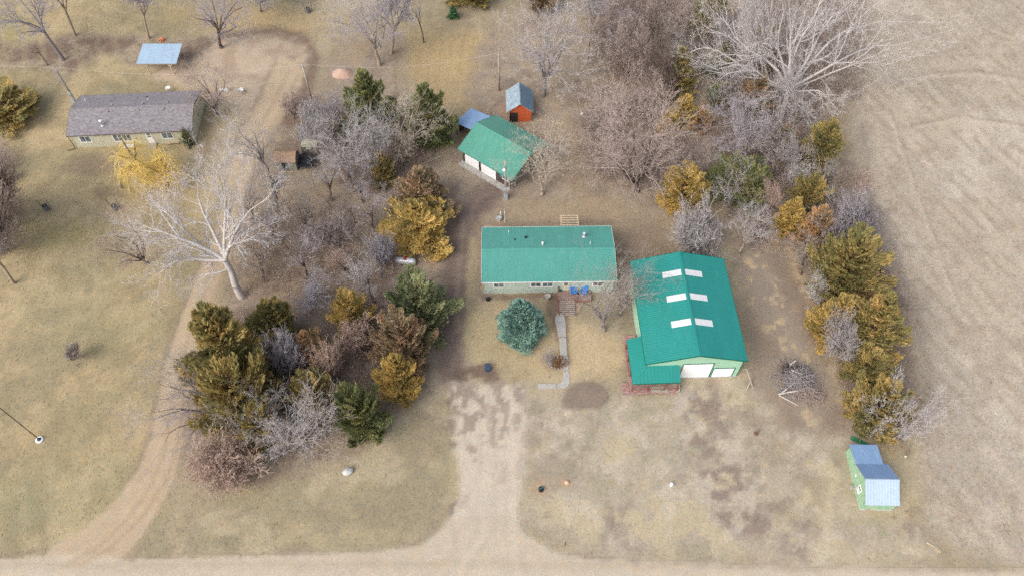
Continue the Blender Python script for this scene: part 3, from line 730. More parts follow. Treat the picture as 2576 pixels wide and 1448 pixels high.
for i in range(14):                       # left slope: strips run in x, from PYB down to PY0
    y1 = PYB - lw*i; y0 = y1 - lw + 0.004
    top = lambda y: (XW, y, ZI) if y >= FY else (PX0+(XW-PX0)*(y-PY0)/(FY-PY0), y, ZO+(ZI-ZO)*(y-PY0)/(FY-PY0))
    strip([(PX0, y1, ZO), top(y1), top(y0), (PX0, y0, ZO)][::1])
fw_ = (PX1-PX0)/13
for i in range(13):
    x0 = PX0+fw_*i; x1 = x0+fw_-0.004
    top = lambda x: (x, FY-0.01, ZI) if x >= XW else (x, PY0+(FY-PY0)*(x-PX0)/(XW-PX0), ZO+(ZI-ZO)*(x-PX0)/(XW-PX0))
    strip([(x0, PY0, ZO), top(x0), top(x1), (x1, PY0, ZO)])
MB().beam((PX0, PY0, ZO+0.05), (XW, FY, ZI+0.05), 0.16, 0.04).build('hip_cap', M['roof_barn'], porch)
MB().box(PX0-0.03, PY0-0.03, ZO-0.2, PX1, PY0-0.003, ZO+0.02).box(PX0-0.03, PY0, ZO-0.2, PX0-0.003, PYB, ZO+0.02).build('fascia', M['barn_trim'], porch)
pd = MB().box(PX0-.05, PY0-0.3, 0.2, PX1+.1, FY-0.02, 0.3).box(PX0-.05, FY-0.02, 0.2, -5.9, PYB+2.0, 0.3).build('porch_deck', M['red_post'], bn)
for i in range(15):
    y = PY0-0.34+i*0.15
    BX('board', M['red_wood'], pd, PX0-0.1, y, 0.303, PX1+0.15, y+0.138, 0.34)
for i in range(12):
    x = PX0-0.1+i*0.15
    BX('board', M['red_wood'], pd, x, FY-0.02, 0.303, x+0.138, PYB+2.05, 0.34)
for i in range(6):
    BX('board', M['red_wood'], pd, PX0-0.95+i*0.14, PY0-0.34, 0.12, PX0-0.95+i*0.14+0.128, PY0+1.4, 0.2)
for x, y in ((PX0+.12, PY0+.1), (PX0+2.1, PY0+.1), (PX0+4.1, PY0+.1), (PX1-.1, PY0+.1), (PX0+.1, PY0+2.2), (PX0+.1, PY0+4.3), (PX0+.1, PYB-.1)):
    MB().beam((x, y, 0.3), (x, y, ZO-0.08), 0.14).build('porch_post', M['red_post'], bn)
for i in range(3):
    x0 = PX0+.12+i*2; MB().beam((x0+.06, PY0+.1-0.25, 1.2), (x0+1.9, PY0+.1-0.25, 1.2), 0.09, 0.06).build('porch_rail', M['red_post'], bn)
for i in range(2):
    y0 = PY0+2.3+i*2.1; MB().beam((PX0-.02, y0, 1.2), (PX0-.02, y0+1.9, 1.2), 0.09, 0.06).build('porch_rail', M['red_post'], bn)
MB().prism([(PX1+.16, PY0-0.3, 0.0), (PX1+.16, FY-0.06, 0.0), (PX1+.16, FY-0.06, 1.3), (PX1+.16, PY0+.2, 1.0)], (0.06, 0, 0)).build('side_panel', M['barn_wall'], bn)
bm = bn.matrix_basis
def on_barn(x, y, z=0): return Matrix.Translation((22.15, 53.05, 0)) @ Matrix.Rotation(R(2.0), 4, 'Z') @ Vector((x, y, z))
for x, lb, w in ((-4.6, 'larger pale grey mat lying on the red porch deck of the barn', 0.62), (-3.5, 'smaller pale grey mat on the red porch deck nearer the barn door', 0.38)):
    mt = MB().box(-w, -0.4, 0, w, 0.4, 0.03).build('door_mat', surf('mat_grey', lin(178, 176, 160, 0.8), 0.9, 0.1)); mt.location = on_barn(x, PY0+0.25, 0.342); mt.rotation_euler = (0, 0, R(2)); tag(mt, lb, 'mat')
# leaning timbers at the east front corner
lf = thing('timber_frame', 'weathered grey timber frame leaning at the front right corner of the teal barn', 'timber', on_barn(6.4, -7.3), R(2))
MB().beam((-0.35, 0.6, 0.05), (0.45, 0.1, 1.5), 0.12).build('leg', M['wood_grey'], lf); MB().beam((0.45, 0.1, 1.5), (1.25, -1.9, 0.05), 0.12).build('leg', M['wood_grey'], lf)
MB().beam((0.95, -1.2, 0.55), (0.25, -2.3, 0.05), 0.12).build('brace', M['wood_grey'], lf)

# ------------------------------------------------------------------ garage with lean-to
gr_ = thing('garage', 'dark garage with green metal roof and two white doors turned at an angle', 'garage', (-1.23, 83.48, 0), R(-37.8))
GL, GW, GE, GR = 10.45, 9.26, 2.6, 4.5
gw_ = gable_walls(gr_, 9.7, 8.4, GW, GE, GR, M['dark_wall'])
for o in gw_[2:]: o.data.materials[0] = M['tin_wall']
gable_roof(gr_, GL, GW, GE, GR, M['roof_garage'], M['wood_grey'])
fascia(gr_, GL, GW, GE, GR, M['roof_garage'], 0.14)
for x0, x1 in ((-4.2, -1.45), (-1.05, 1.85)):
    d = MB().box(x0, -4.26, 0.05, x1, -4.205, 2.3).build('garage_door', M['dark_wall'], gr_)
    for i in range(4): BX('door_panel', M['door_white'], d, x0+.03, -4.29, 0.08+i*0.55, x1-.03, -4.262, 0.08+(i+1)*0.55-0.012)
window(gr_, 3.55, -4.2, 1.15, 1.2, 0.9, M['white'])
d = BX('door', M['dark_wall'], gr_, 2.15, -4.26, 0.05, 2.75, -4.205, 2.05)
BX('sign', surf('blue_board', lin(60, 150, 190, 0.85), 0.5), d, 2.62, -4.30, 1.3, 2.8, -4.263, 1.9)
MB().tube((4.55, -4.55, 0), (4.55, -4.55, 2.4), 0.04).build('downpipe', M['white'], gr_)
BX('apron', M['concrete'], gr_, -4.9, -5.3, -0.03, 4.6, -4.22, 0.03)
lt = MB().prism([(-9.25, -0.5, 2.48), (-9.25, 3.45, 2.48), (-5.18, 3.45, 2.98), (-5.18, -0.5, 2.98)], (0, 0, 0.05)).build('lean_to_roof', M['wood_grey'], gr_)
slope_panels(lt, (-9.3, 3.5, 2.57), (0, -1, 0), (4.1, 0, 0.5), 4.05, 4.12, M['roof_blue'])
for x, y in ((-9.1, -0.35), (-9.1, 3.3)): MB().beam((x, y, 0), (x, y, 2.5), 0.16).build('post', M['tin_wall'], gr_)
BX('lean_to_wall', M['dark_wall'], gr_, -9.15, 3.22, 0, -4.9, 3.3, 2.5); BX('lean_to_wall', M['dark_wall'], gr_, -9.17, 0.2, 0, -9.09, 3.2, 2.45)
# ------------------------------------------------------------------ orange shed
sh = thing('shed', 'bright orange wooden shed with old grey blue metal gable roof', 'shed', (1.2, 93.85, 0), R(91.8))
gable_walls(sh, 4.5, 3.6, 4.3, 2.25, 3.95, M['orange_wall'])
gable_roof(sh, 5.15, 4.3, 2.25, 3.95, M['roof_old2'], M['wood_grey'], m2=M['roof_old'], capm=M['roof_old'], capw=0.18)
MB().box(-2.29, 0.35, 0, -2.252, 1.6, 1.95).build('doorway', M['dark'], sh)  # near-black sheet on the solid wall, shade of the opening put into its colour
MB().beam((-2.35, 1.72, 0), (-2.35, 1.72, 2.1), 0.12).build('post', M['wood_grey'], sh)
# ------------------------------------------------------------------ grey-roofed house in the west
gh = thing('house', 'khaki sided house with long grey shingle roof beside the yellow willow', 'house', (-58.98, 90.7, 0), R(3.8))
QL, QW, QE, QR = 18.95, 9.1, 2.75, 4.05
gable_walls(gh, 18.3, 8.6, QW, QE, QR, M['grey_wall']); BX('foundation', M['found'], gh, -9.1, -4.25, -0.05, 9.1, 4.25, 0.25)
groof = gable_roof(gh, QL, QW, QE, QR, M['shingle'], M['wood_grey'], sheets=False, capm=M['shingle'], capw=0.16)
fascia(gh, QL, QW, QE, QR, surf('taupe_trim', lin(120, 110, 104, 0.8), 0.6), 0.18)
def qz(y): return QR - abs(y)/(QW/2)*(QR-QE)
WQ = -4.3
window(gh, -7.05, WQ, 1.05, 1.8, 1.35, M['white'], fw=0.13); window(gh, -1.45, WQ, 0.9, 2.9, 1.55, M['white'], 4, fw=0.13); window(gh, 5.35, WQ, 1.05, 1.8, 1.35, M['white'], fw=0.13)
d = BX('door', M['white'], gh, 2.15, WQ-0.06, 0.4, 3.1, WQ-0.003, 2.5)
for z0, z1 in ((1.55, 1.9), (2.0, 2.35)): BX('pane', M['glass'], d, 2.35, WQ-0.07, z0, 2.9, WQ-0.062, z1)
BX('handle', M['black'], d, 2.98, WQ-0.12, 1.25, 3.03, WQ-0.062, 1.35)
for i in range(3): BX('step', M['wood_grey'], gh, 2.0, WQ-0.35*(3-i)-0.02, 0, 3.25, WQ-0.35*(2-i)-0.03, 0.12*(i+1))
for x in (-3.5, 1.2, 5.0):
    for y in (0.75, -0.75):
        BX('roof_vent', M['found'], groof, x-0.18+(-.15 if y < 0 else .15), y-0.16, qz(y)-0.02, x+0.18+(-.15 if y < 0 else .15), y+0.16, qz(y)+0.16)
v_ = vent(groof, 1.9, 2.0, qz(2.0), 0.07, 0.55, M['white'], 0.14, M['black']); vent(groof, -8.0, 2.6, qz(2.6), 0.06, 0.4, M['white'])
vent(groof, -4.1, -3.0, qz(-3.0), 0.16, 0.85, M['galv'], 0.24, M['white']); MB().lathe([(0.3, 0), (0.18, 0.1)], (-4.1, -3.0, qz(-3.0)+0.02)).build('flashing', M['galv'], groof)
MB().tube((-9.28, WQ-0.2, 0.1), (-9.28, WQ-0.2, 2.5), 0.05).build('downpipe', M['dark'], gh); MB().tube((-9.28, WQ-0.2, 0.1), (-10.3, WQ-0.6, 0.08), 0.05).build('downpipe', M['dark'], gh)
MB().tube((-8.6, WQ-0.12, 0.1), (-8.6, WQ-0.12, 0.5), 0.05).build('cleanout_pipe', M['white'], gh)
ds = MB().lathe([(0.05, 0), (0.25, 0.06), (0.38, 0.16), (0.36, 0.17), (0.23, 0.08), (0.04, 0.02)], closed=False).build('satellite_dish', M['found'], gh, loc=(-9.75, -1.2, 2.7), rot=(R(50), 0, R(120)))
MB().beam((-9.5, -1.2, 2.3), (-9.73, -1.2, 2.66), 0.06).build('dish_arm', M['black'], gh)
for i, (y, z) in enumerate(((3.5, 1.6), (0.5, 1.2))): BX('wall_vent', M['black'], gh, 9.152, y-0.12, z, 9.18, y+0.12, z+0.2)
# ------------------------------------------------------------------ open carport
cp = thing('carport', 'open carport with pale blue metal roof on wooden posts behind the grey house', 'carport', (-59.0, 105.05, 0), R(0.3))
cr = MB().prism([(-3.28, -2.26, 2.33), (3.28, -2.26, 2.33), (3.28, 2.26, 2.78), (-3.28, 2.26, 2.78)], (0, 0, 0.05)).build('roof', M['wood_grey'], cp)
slope_panels(cr, (-3.32, -2.3, 2.42), (1, 0, 0), (0, 4.6, 0.45), 6.64, 4.64, M['roof_car'])
for x in (-2.0, 2.0):
    for y, zt in ((-2.1, 2.3), (2.1, 2.72)): MB().beam((x, y, 0), (x, y, zt), 0.15).build('post', M['wood_tan'], cp)
    MB().beam((x, -2.1, 1.7), (x-0.55*(1 if x < 0 else -1), -2.1, 2.28), 0.1).build('brace', M['wood_tan'], cp); MB().beam((x, -2.1, 1.7), (x+0.55*(1 if x < 0 else -1), -2.1, 2.28), 0.1).build('brace', M['wood_tan'], cp)
MB().beam((-3.2, -2.1, 2.24), (3.2, -2.1, 2.24), 0.1, 0.16).build('beam', M['wood_tan'], cp)
# ------------------------------------------------------------------ green shed at the field edge
gs = thing('shed', 'small peeling green shed with pale blue metal roofs at the field edge', 'shed', (41.3, 30.98, 0), R(-1.2))
gable_walls(gs, 3.6, 4.5, 4.85, 2.05, 3.55, M['green_wall'])
gable_roof(gs, 3.8, 4.85, 2.05, 3.55, M['roof_zinc'], M['wood_grey'], m2=M['roof_blue'], capm=M['roof_zinc'], capw=0.16)
wn_ = window(gs, -1.8, -0.35, 0.7, 0.8, 1.15, M['white'], 2, '-x', 0.12)
for i in range(4): BX('slat', M['white'], wn_, -1.86, -0.75, 0.82+i*0.13, -1.835, 0.05, 0.82+i*0.13+0.07)
BX('bracket', M['white'], gs, -1.95, 1.15, 1.3, -1.82, 1.35, 1.45)
BX('sill_plate', surf('bare_grey_board', lin(196, 198, 186, 0.85), 0.85, 0.15), gs, -1.84, -2.31, 0.0, 1.84, -2.262, 0.32)
ax = MB().prism([(-1.85, 2.3, 2.0), (1.3, 2.3, 2.0), (1.3, 4.9, 1.62), (-1.85, 4.9, 1.62)], (0, 0, 0.04)).build('annex_roof', M['wood_grey'], gs)
slope_panels(ax, (1.35, 4.95, 1.68), (-1, 0, 0), (0, -2.6, 0.38), 3.25, 2.63, M['roof_blue'])
MB().prism([(-1.78, 2.26, 0), (-1.78, 4.7, 0), (-1.78, 4.7, 1.6), (-1.78, 2.26, 1.95)], (0.1, 0, 0)).build('wall', M['green_wall'], gs)
MB().prism([(1.2, 2.26, 0), (1.2, 4.7, 0), (1.2, 4.7, 1.6), (1.2, 2.26, 1.95)], (0.1, 0, 0)).build('wall', M['green_wall'], gs)
BX('wall', M['green_wall'], gs, -1.66, 4.6, 0, 1.18, 4.7, 1.6)
bd = thing('board_sheet', 'dark green board panel lying behind the small green shed', 'panel', (41.65, 37.0, 0), R(-31))
MB().box(-1.1, -0.3, 0.02, 1.1, 0.3, 0.1).build('panel', surf('green_board', lin(60, 120, 84, 0.8), 0.7, 0.2, 3), bd)
for i in range(3): BX('batten', surf('green_batten', lin(84, 150, 104, 0.8), 0.7, 0.2, 3), bd, -1.0+i*0.9, -0.3, 0.102, -0.88+i*0.9, 0.3, 0.14)
# ------------------------------------------------------------------ brown garden shed and the old shed behind it
bs_ = thing('shed', 'small garden shed with brown shingle roof near the trampoline', 'shed', (-34.2, 82.3, 0), R(-1.5))
gable_walls(bs_, 3.2, 2.6, 2.95, 1.95, 2.75, M['tin_wall'])
gable_roof(bs_, 3.4, 2.95, 1.95, 2.75, M['shingle_brown'], M['wood_grey'], sheets=False, capw=0.12)
BX('door', M['dark'], bs_, -0.5, -1.33, 0.05, 0.3, -1.303, 1.7)
os_ = thing('shed', 'old grey shed with two-level olive roof half hidden by bare branches', 'shed', (-30.9, 87.3, 0), R(-3))
gable_walls(os_, 3.7, 3.2, 3.5, 2.1, 2.8, M['tin_wall'])
gable_roof(os_, 4.0, 3.5, 2.1, 2.8, surf('old_grey_roofing', lin(118, 116, 112, 0.8), 0.9, 0.3, 2, c2=lin(150, 146, 134, 0.8)), M['wood_grey'], sheets=False, capw=0.12)
MB().prism([(-1.3, -1.62, 2.06), (1.15, -1.62, 2.06), (1.15, -3.0, 1.6), (-1.3, -3.0, 1.6)], (0, 0, 0.06)).build('lean_to_roof', surf('olive_roofing', lin(176, 172, 148, 0.85), 0.9, 0.1), os_)
MB().box(-1.2, -2.9, 0, 1.05, -2.8, 1.55).build('wall', M['tin_wall'], os_); MB().box(-1.2, -2.79, 0, -1.1, -1.62, 1.6).build('wall', M['tin_wall'], os_); MB().box(0.95, -2.79, 0, 1.05, -1.62, 1.6).build('wall', M['tin_wall'], os_)
for i in range(2):
    BX('wall_light', M['white'], os_, -0.55+i*0.38, -2.97, 1.15, -0.3+i*0.38, -2.903, 1.4)

# ================================================================== TREES
def arr_mesh(name, co, tris_or_quads, m, var=None, smooth=False):
    """mesh from numpy arrays: co (n,3), list of face index arrays (k,3) or (k,4)"""
    me = bpy.data.meshes.new(name)
    me.vertices.add(len(co)); me.vertices.foreach_set('co', np.asarray(co, np.float32).reshape(-1))
    li = np.concatenate([f.reshape(-1) for f in tris_or_quads]).astype(np.int32)
    ln = np.concatenate([np.full(len(f), f.shape[1]) for f in tris_or_quads])
    me.loops.add(len(li)); me.loops.foreach_set('vertex_index', li)
    me.polygons.add(len(ln)); me.polygons.foreach_set('loop_start', np.concatenate([[0], np.cumsum(ln)[:-1]]).astype(np.int32))
    if smooth: me.polygons.foreach_set('use_smooth', np.ones(len(ln), bool))
    me.update(calc_edges=True)
    if var is not None:
        a = me.attributes.new('var', 'FLOAT', 'POINT'); a.data.foreach_set('value', np.asarray(var, np.float32))
    me.materials.append(m)
    return me
def nrm(v): return v/np.maximum(np.linalg.norm(v, axis=-1, keepdims=True), 1e-9)
def tubes(p0, p1, r0, r1, n):
    d = nrm(p1-p0); ref = np.where(np.abs(d[:, 2:3]) > 0.9, [[1.0, 0, 0]], [[0, 0, 1.0]])
    a = nrm(np.cross(d, ref)); b = np.cross(d, a); k = len(p0)
    ang = np.arange(n)*2*math.pi/n
    ring = a[:, None]*np.cos(ang)[None, :, None] + b[:, None]*np.sin(ang)[None, :, None]
    co = np.concatenate([p0[:, None]+ring*r0[:, None, None], p1[:, None]+ring*r1[:, None, None]], 1).reshape(-1, 3)
    base = (np.arange(k)*2*n)[:, None]; i = np.arange(n)[None]; j = (i+1) % n
    f = np.stack([base+i, base+j, base+n+j, base+n+i], -1).reshape(-1, 4)
    return co, f
def ribbons(p0, p1, r0, r1, rng):
    d = nrm(p1-p0); a = nrm(np.cross(d, rng.normal(size=d.shape)))
    co = np.stack([p0-a*r0[:, None], p0+a*r0[:, None], p1+a*r1[:, None], p1-a*r1[:, None]], 1).reshape(-1, 3)
    return co, (np.arange(len(p0))*4)[:, None] + np.arange(4)[None]
M['bark'] = bark('tree_bark', None); M['twig'] = bark('twigs', None, 0.12, 2.0)

def grow(seed, trunk=0.3, limbs=6, spread=40, kids=(5, 4, 5, 4), lr=(0.62, 0.62, 0.6, 0.5), trop=0.10, jit=0.16, tr=0.02, twr=0.0011, stems=1, droop=0.0, rk=(0.48, 0.68)):
    """bare tree one unit tall; returns trunk-and-limb mesh and fine crown mesh"""
    g = np.random.default_rng(seed)
    segs = []
    if stems == 1:
        P = np.zeros((1, 3)); D = np.array([[0.0, 0, 1]]); L = np.array([trunk]); Rr = np.array([tr])
    else:
        a = g.uniform(0, 2*math.pi, stems); el = g.uniform(0.5, 1.35, stems)
        P = np.stack([np.cos(a)*0.04, np.sin(a)*0.04, a*0], -1)*g.uniform(0.2, 1.5, (stems, 1)); D = np.stack([np.cos(a)*np.cos(el), np.sin(a)*np.cos(el), np.sin(el)], -1)
        L = g.uniform(0.3, 0.6, stems); Rr = np.full(stems, tr)
    nl = len(kids)+2
    for lv in range(nl):
        k = 5 if lv <= 1 else (4 if lv == 2 else (3 if lv < 5 else 2))
        n = len(P); pts = [P]; dirs = [D]
        rad = [Rr*(1-0.5*i/k) for i in range(k+1)] if lv > 0 or stems > 1 else [Rr*(1.35 if i == 0 else 1-0.25*i/k) for i in range(k+1)]
        for i in range(k):
            up = np.array([0, 0, 1.0])*(trop if lv < 3 else trop*0.6) - np.array([0, 0, 1.0])*droop*(lv >= 2)
            D = nrm(D + g.normal(size=D.shape)*jit*(0.35 if lv == 0 and stems == 1 else 1) + up)
            P2 = P + D*(L/k)[:, None]; segs.append((P, P2, rad[i], rad[i+1], np.full(n, lv))); P = P2
            pts.append(P); dirs.append(D)
        if lv == nl-1: break
        c = limbs if lv == 0 else kids[lv-1]
        pts, dirs, rad = np.array(pts), np.array(dirs), np.array(rad)
        f = g.uniform(0.75 if lv == 0 and stems == 1 else 0.28, 1.0, (n, c)); f[:, 0] = 1.0
        q = np.clip((f*k), 0, k-1e-6); qi = q.astype(int); fr = (q-qi)[..., None]; ar = np.arange(n)[:, None]
        CP = pts[qi, ar]*(1-fr) + pts[np.minimum(qi+1, k), ar]*fr; CD = dirs[np.minimum(qi+1, k), ar]; CR = rad[qi, ar]
        ang = np.radians(g.normal(spread if lv < 2 else 38, 11, (n, c))); ang[:, 0] *= (1 if lv == 0 else 0.5)
        az = g.uniform(0, 2*math.pi, (n, c)) if lv else (np.arange(c)*2*math.pi/c + g.uniform(-.4, .4, c))[None] + np.zeros((n, c))
        ref = np.where(np.abs(CD[..., 2:3]) > 0.95, [1.0, 0, 0], [0, 0, 1.0]); A = nrm(np.cross(CD, ref)); B = np.cross(CD, A)
        ND = nrm(CD*np.cos(ang)[..., None] + (A*np.cos(az)[..., None] + B*np.sin(az)[..., None])*np.sin(ang)[..., None])
        NL = (L[:, None] if (lv or stems > 1) else np.full((n, 1), 0.42))*(lr[lv-1] if lv else (1 if stems == 1 else 0.7))*g.uniform(0.6, 1.25, (n, c))
        NR = CR*g.uniform(*rk, (n, c)); NR = np.maximum(NR, twr)
        P, D, L, Rr = CP.reshape(-1, 3), ND.reshape(-1, 3), NL.reshape(-1), NR.reshape(-1)
    p0, p1, r0, r1, lv = [np.concatenate([s[i] for s in segs]) for i in range(5)]
    z = max(np.percentile(p1[:, 2], 99.7), 1e-3); rr = np.percentile(np.hypot(p1[:, 0], p1[:, 1]), 97)
    sc = np.array([0.5/rr, 0.5/rr, 1/z]); cen = np.array([p1[lv >= 3, 0].mean(), p1[lv >= 3, 1].mean(), 0])*0.7
    def fix(p): return (p - cen*np.clip(p[:, 2:3]/z, 0, 1))*sc
    p0, p1 = fix(p0), fix(p1); lo = p1[:, 2] < 0.0; p1[lo, 2] = 0.02
    r0, r1 = np.maximum(r0, twr)/z, np.maximum(r1, twr*0.6)/z
    big = lv <= 1; mid = (lv == 2) | (lv == 3); tw = lv >= 4
    c1, f1 = tubes(p0[big], p1[big], r0[big], r1[big], 6)
    me1 = arr_mesh('trunk', c1, [f1], M['bark'], smooth=True)
    c2, f2 = tubes(p0[mid], p1[mid], r0[mid], r1[mid], 4); c3, f3 = ribbons(p0[tw], p1[tw], r0[tw]*1.15, r1[tw]*0.9, g)
    me2 = arr_mesh('crown', np.concatenate([c2, c3]), [f2, f3+len(c2)], M['twig'])
    return me1, me2
BARE = {
    'round': [grow(s, 0.24, 6, 46, (6, 6, 6, 6), twr=0.0021, tr=0.024) for s in (1, 2, 3, 4)],
    'tall': [grow(s, 0.42, 5, 30, (6, 5, 6, 6), trop=0.18, twr=0.0017, tr=0.03) for s in (11, 12, 13)],
    'vase': [grow(s, 0.12, 7, 34, (6, 5, 5, 5), trop=0.16, twr=0.0018) for s in (21, 22, 23)],
    'dead': [grow(s, 0.26, 5, 50, (6, 5, 5, 5), lr=(0.78, 0.68, 0.6, 0.55), trop=0.05, jit=0.17, tr=0.032, twr=0.0010, rk=(0.5, 0.66)) for s in (31, 34)],
    'shrub': [grow(s, stems=22, kids=(4, 4, 5), tr=0.011, spread=32, lr=(0.7, 0.7, 0.6), twr=0.0034, jit=0.2) for s in (41, 42, 43, 44)],
    'wild': [grow(s, 0.10, 8, 60, (6, 5, 5, 5), trop=0.03, jit=0.24, twr=0.0018) for s in (51, 52)],
    'thin': [grow(s, 0.14, 6, 36, (5, 4, 4, 3), trop=0.16, twr=0.0014, tr=0.022) for s in (71, 72, 73)],
    'sap': [grow(s, 0.6, 5, 26, (3, 3), trop=0.2, tr=0.024, twr=0.003) for s in (61, 62, 63)],
}

def blades(pos, dirs, length, width, g, flat=None):
    """rhombic sprays: four vertices each, two triangles"""
    a = nrm(np.cross(dirs, np.array([0, 0, 1.0]) + 0.55*g.normal(size=dirs.shape)))
    m = pos + dirs*(length*0.45)[:, None]
    co = np.stack([pos, m - a*width[:, None], pos + dirs*length[:, None], m + a*width[:, None]], 1).reshape(-1, 3)
    f = (np.arange(len(pos))*4)[:, None] + np.arange(4)[None]
    return co, f
def conifer(seed, nb=70, per=60, env=None, elev=(15, 45), bl=0.13, bw=0.028, gap=0.12, droop=0.0, tipfan=0.7, trunkr=0.03, low=0.04, bv=(0.5, 1.2)):
    """crown inside a unit box: radius 0.5, height 1.  Boughs leave the stem and carry fans of sprays"""
    g = np.random.default_rng(seed); env = env or (lambda t: (1-t**1.7)**0.75*(0.62+0.38*np.minimum(1, t/0.22)))
    ph = g.uniform(0, 6.28, 5)
    t = low + (0.97-low)*(np.arange(nb)+g.uniform(0, 1, nb))/nb; az = np.arange(nb)*2.39996 + g.normal(0, 0.35, nb)
    lump = 1 + (0.16 if bv[0] < 0.8 else 0.05)*np.sin(3*az+ph[0]+5*t) + 0.12*np.sin(5*az+ph[1]-7*t)
    Rb = 0.5*env(t)*lump*g.uniform(*bv, nb)
    el = np.radians(elev[0] + (elev[1]-elev[0])*t + g.normal(0, 7, nb))
    tipz = np.clip(t, 0.03, 1); startz = np.clip(tipz - Rb*np.tan(el), 0.02, 1)
    S = np.stack([np.zeros(nb), np.zeros(nb), startz], -1); T = np.stack([np.cos(az)*Rb, np.sin(az)*Rb, tipz], -1)
    top = t > 0.9; T[top, 2] += 0.03
    bd = nrm(T-S); bvar = g.uniform(0, 1, nb)
    cnt = np.maximum(12, (per*(0.35+Rb/0.5*0.9)).astype(int)); bi = np.repeat(np.arange(nb), cnt); n = len(bi)
    u = 1 - g.uniform(0, 1, n)**1.6*0.72
    wd = 0.115*(0.35+Rb[bi]/0.5*0.65)*(1.25-u)               # bough is a flattened cone, widest inside
    side = nrm(np.cross(bd[bi], [[0, 0, 1.0]]) + 1e-6)
    pos = S[bi] + (T-S)[bi]*u[:, None] + side*(g.normal(0, 1, n)*wd)[:, None] + np.array([0, 0, 1.0])*(g.normal(0, 0.35, n)*wd)[:, None]
    sgn = np.sign(g.normal(size=n))
    d = nrm(bd[bi]*1.0 + side*(sgn*g.uniform(0.1, 1.0, n)*tipfan)[:, None] + np.array([0, 0, 1.0])*(g.uniform(-0.2, 0.75, n)-droop)[:, None] + g.normal(0, 0.22, (n, 3)))
    ln = bl*g.uniform(0.55, 1.25, n); wv = bw*g.uniform(0.6, 1.3, n)
    pos[:, 2] = np.maximum(pos[:, 2], 0.015)
    co, f = blades(pos - d*(ln*0.4)[:, None], d, ln, wv, g)
    co[:, 2] = np.maximum(co[:, 2], 0.0)
    var = np.repeat(np.clip(0.7*bvar[bi] + 0.3*g.uniform(0, 1, n), 0, 1), 4)
    p0 = np.array([[0, 0, 0], [0, 0, 0.5]]); c1, f1 = tubes(p0, np.array([[0, 0, 0.5], [0, 0, 0.93]]), np.array([trunkr, trunkr*0.6]), np.array([trunkr*0.6, 0.004]), 6)
    k = (cnt > 0); c2, f2 = tubes(S[k], S[k]+(T-S)[k]*0.8, np.full(k.sum(), trunkr*0.22), np.full(k.sum(), 0.003), 3)
    return arr_mesh('trunk', np.concatenate([c1, c2]), [f1, f2+len(c1)], M['bark'], smooth=True), (co, f, var)
FK = 1.85
FOL = {
    'gold': [(0.0, lin(92, 88, 58, FK)), (0.32, lin(140, 124, 78, FK)), (0.62, lin(168, 146, 88, FK)), (1.0, lin(188, 166, 108, FK))],
    'rust': [(0.0, lin(98, 90, 70, FK)), (0.32, lin(140, 120, 90, FK)), (0.62, lin(166, 136, 100, FK)), (1.0, lin(182, 154, 118, FK))],
    'olive': [(0.0, lin(78, 80, 56, FK)), (0.35, lin(114, 108, 70, FK)), (0.65, lin(142, 126, 80, FK)), (1.0, lin(172, 144, 92, FK))],
    'green': [(0.0, lin(72, 78, 56, FK)), (0.4, lin(96, 101, 68, FK)), (0.7, lin(120, 118, 78, FK)), (1.0, lin(150, 136, 90, FK))],
    'brown': [(0.0, lin(80, 80, 64, FK)), (0.35, lin(116, 106, 84, FK)), (0.65, lin(142, 120, 96, FK)), (1.0, lin(164, 136, 108, FK))],
    'cool': [(0.0, lin(66, 74, 54, FK)), (0.4, lin(92, 98, 70, FK)), (0.7, lin(112, 116, 84, FK)), (1.0, lin(138, 136, 102, FK))],
    'blue': [(0.0, lin(70, 94, 86, FK)), (0.4, lin(102, 128, 118, FK)), (0.7, lin(130, 156, 144, FK)), (1.0, lin(168, 186, 168, FK))],
    'fir': [(0.0, lin(56, 78, 54, FK)), (0.5, lin(78, 108, 74, FK)), (1.0, lin(102, 132, 92, FK))],
}
FM = {k: plant('foliage_'+k, v) for k, v in FOL.items()}
_env_round = lambda t: np.sqrt(np.maximum(0, 1-((t-0.38)/0.63)**2))
_env_cone = lambda t: (1-t)**0.8*(0.7+0.3*np.minimum(1, t/0.12))
_env_col = lambda t: (1-t**3)**0.8*(0.7+0.3*np.minimum(1, t/0.1))
CON = {
    'A': [conifer(s, 120, 230, bl=0.062, bw=0.0095) for s in (1, 2, 3, 4)],                      # large cedars
    'B': [conifer(s, 95, 200, _env_round, (5, 60), bl=0.070, bw=0.0105) for s in (5, 6, 7, 8)],   # rounder ones
    'S': [conifer(9, 420, 75, lambda t: (1-t**1.9)**0.8*(0.8+0.2*np.minimum(1, t/0.15)), (-5, 50), bl=0.05, bw=0.011, tipfan=0.8, bv=(0.82, 1.06))],         # blue spruce
    'F': [conifer(10, 90, 40, _env_cone, (0, 30), bl=0.12, bw=0.026, tipfan=0.9)],            # small firs
    'K': [conifer(12, 70, 40, _env_col, (50, 70), bl=0.10, bw=0.03)],                         # column
}
_cm = {}
def con_mesh(kind, i):
    if (kind, i) not in _cm:
        co, f, var = CON[kind][i][1]; _cm[kind, i] = arr_mesh('crown', co, [f], FM['olive'], var)
    return _cm[kind, i]
BARKC = {'grey': lin(150, 140, 136, .8), 'white': lin(206, 198, 191, .82), 'dark': lin(106, 92, 86, .8), 'tan': lin(176, 160, 140, .8), 'cedar': lin(120, 98, 84, .8), 'mid': lin(132, 118, 108, .8)}
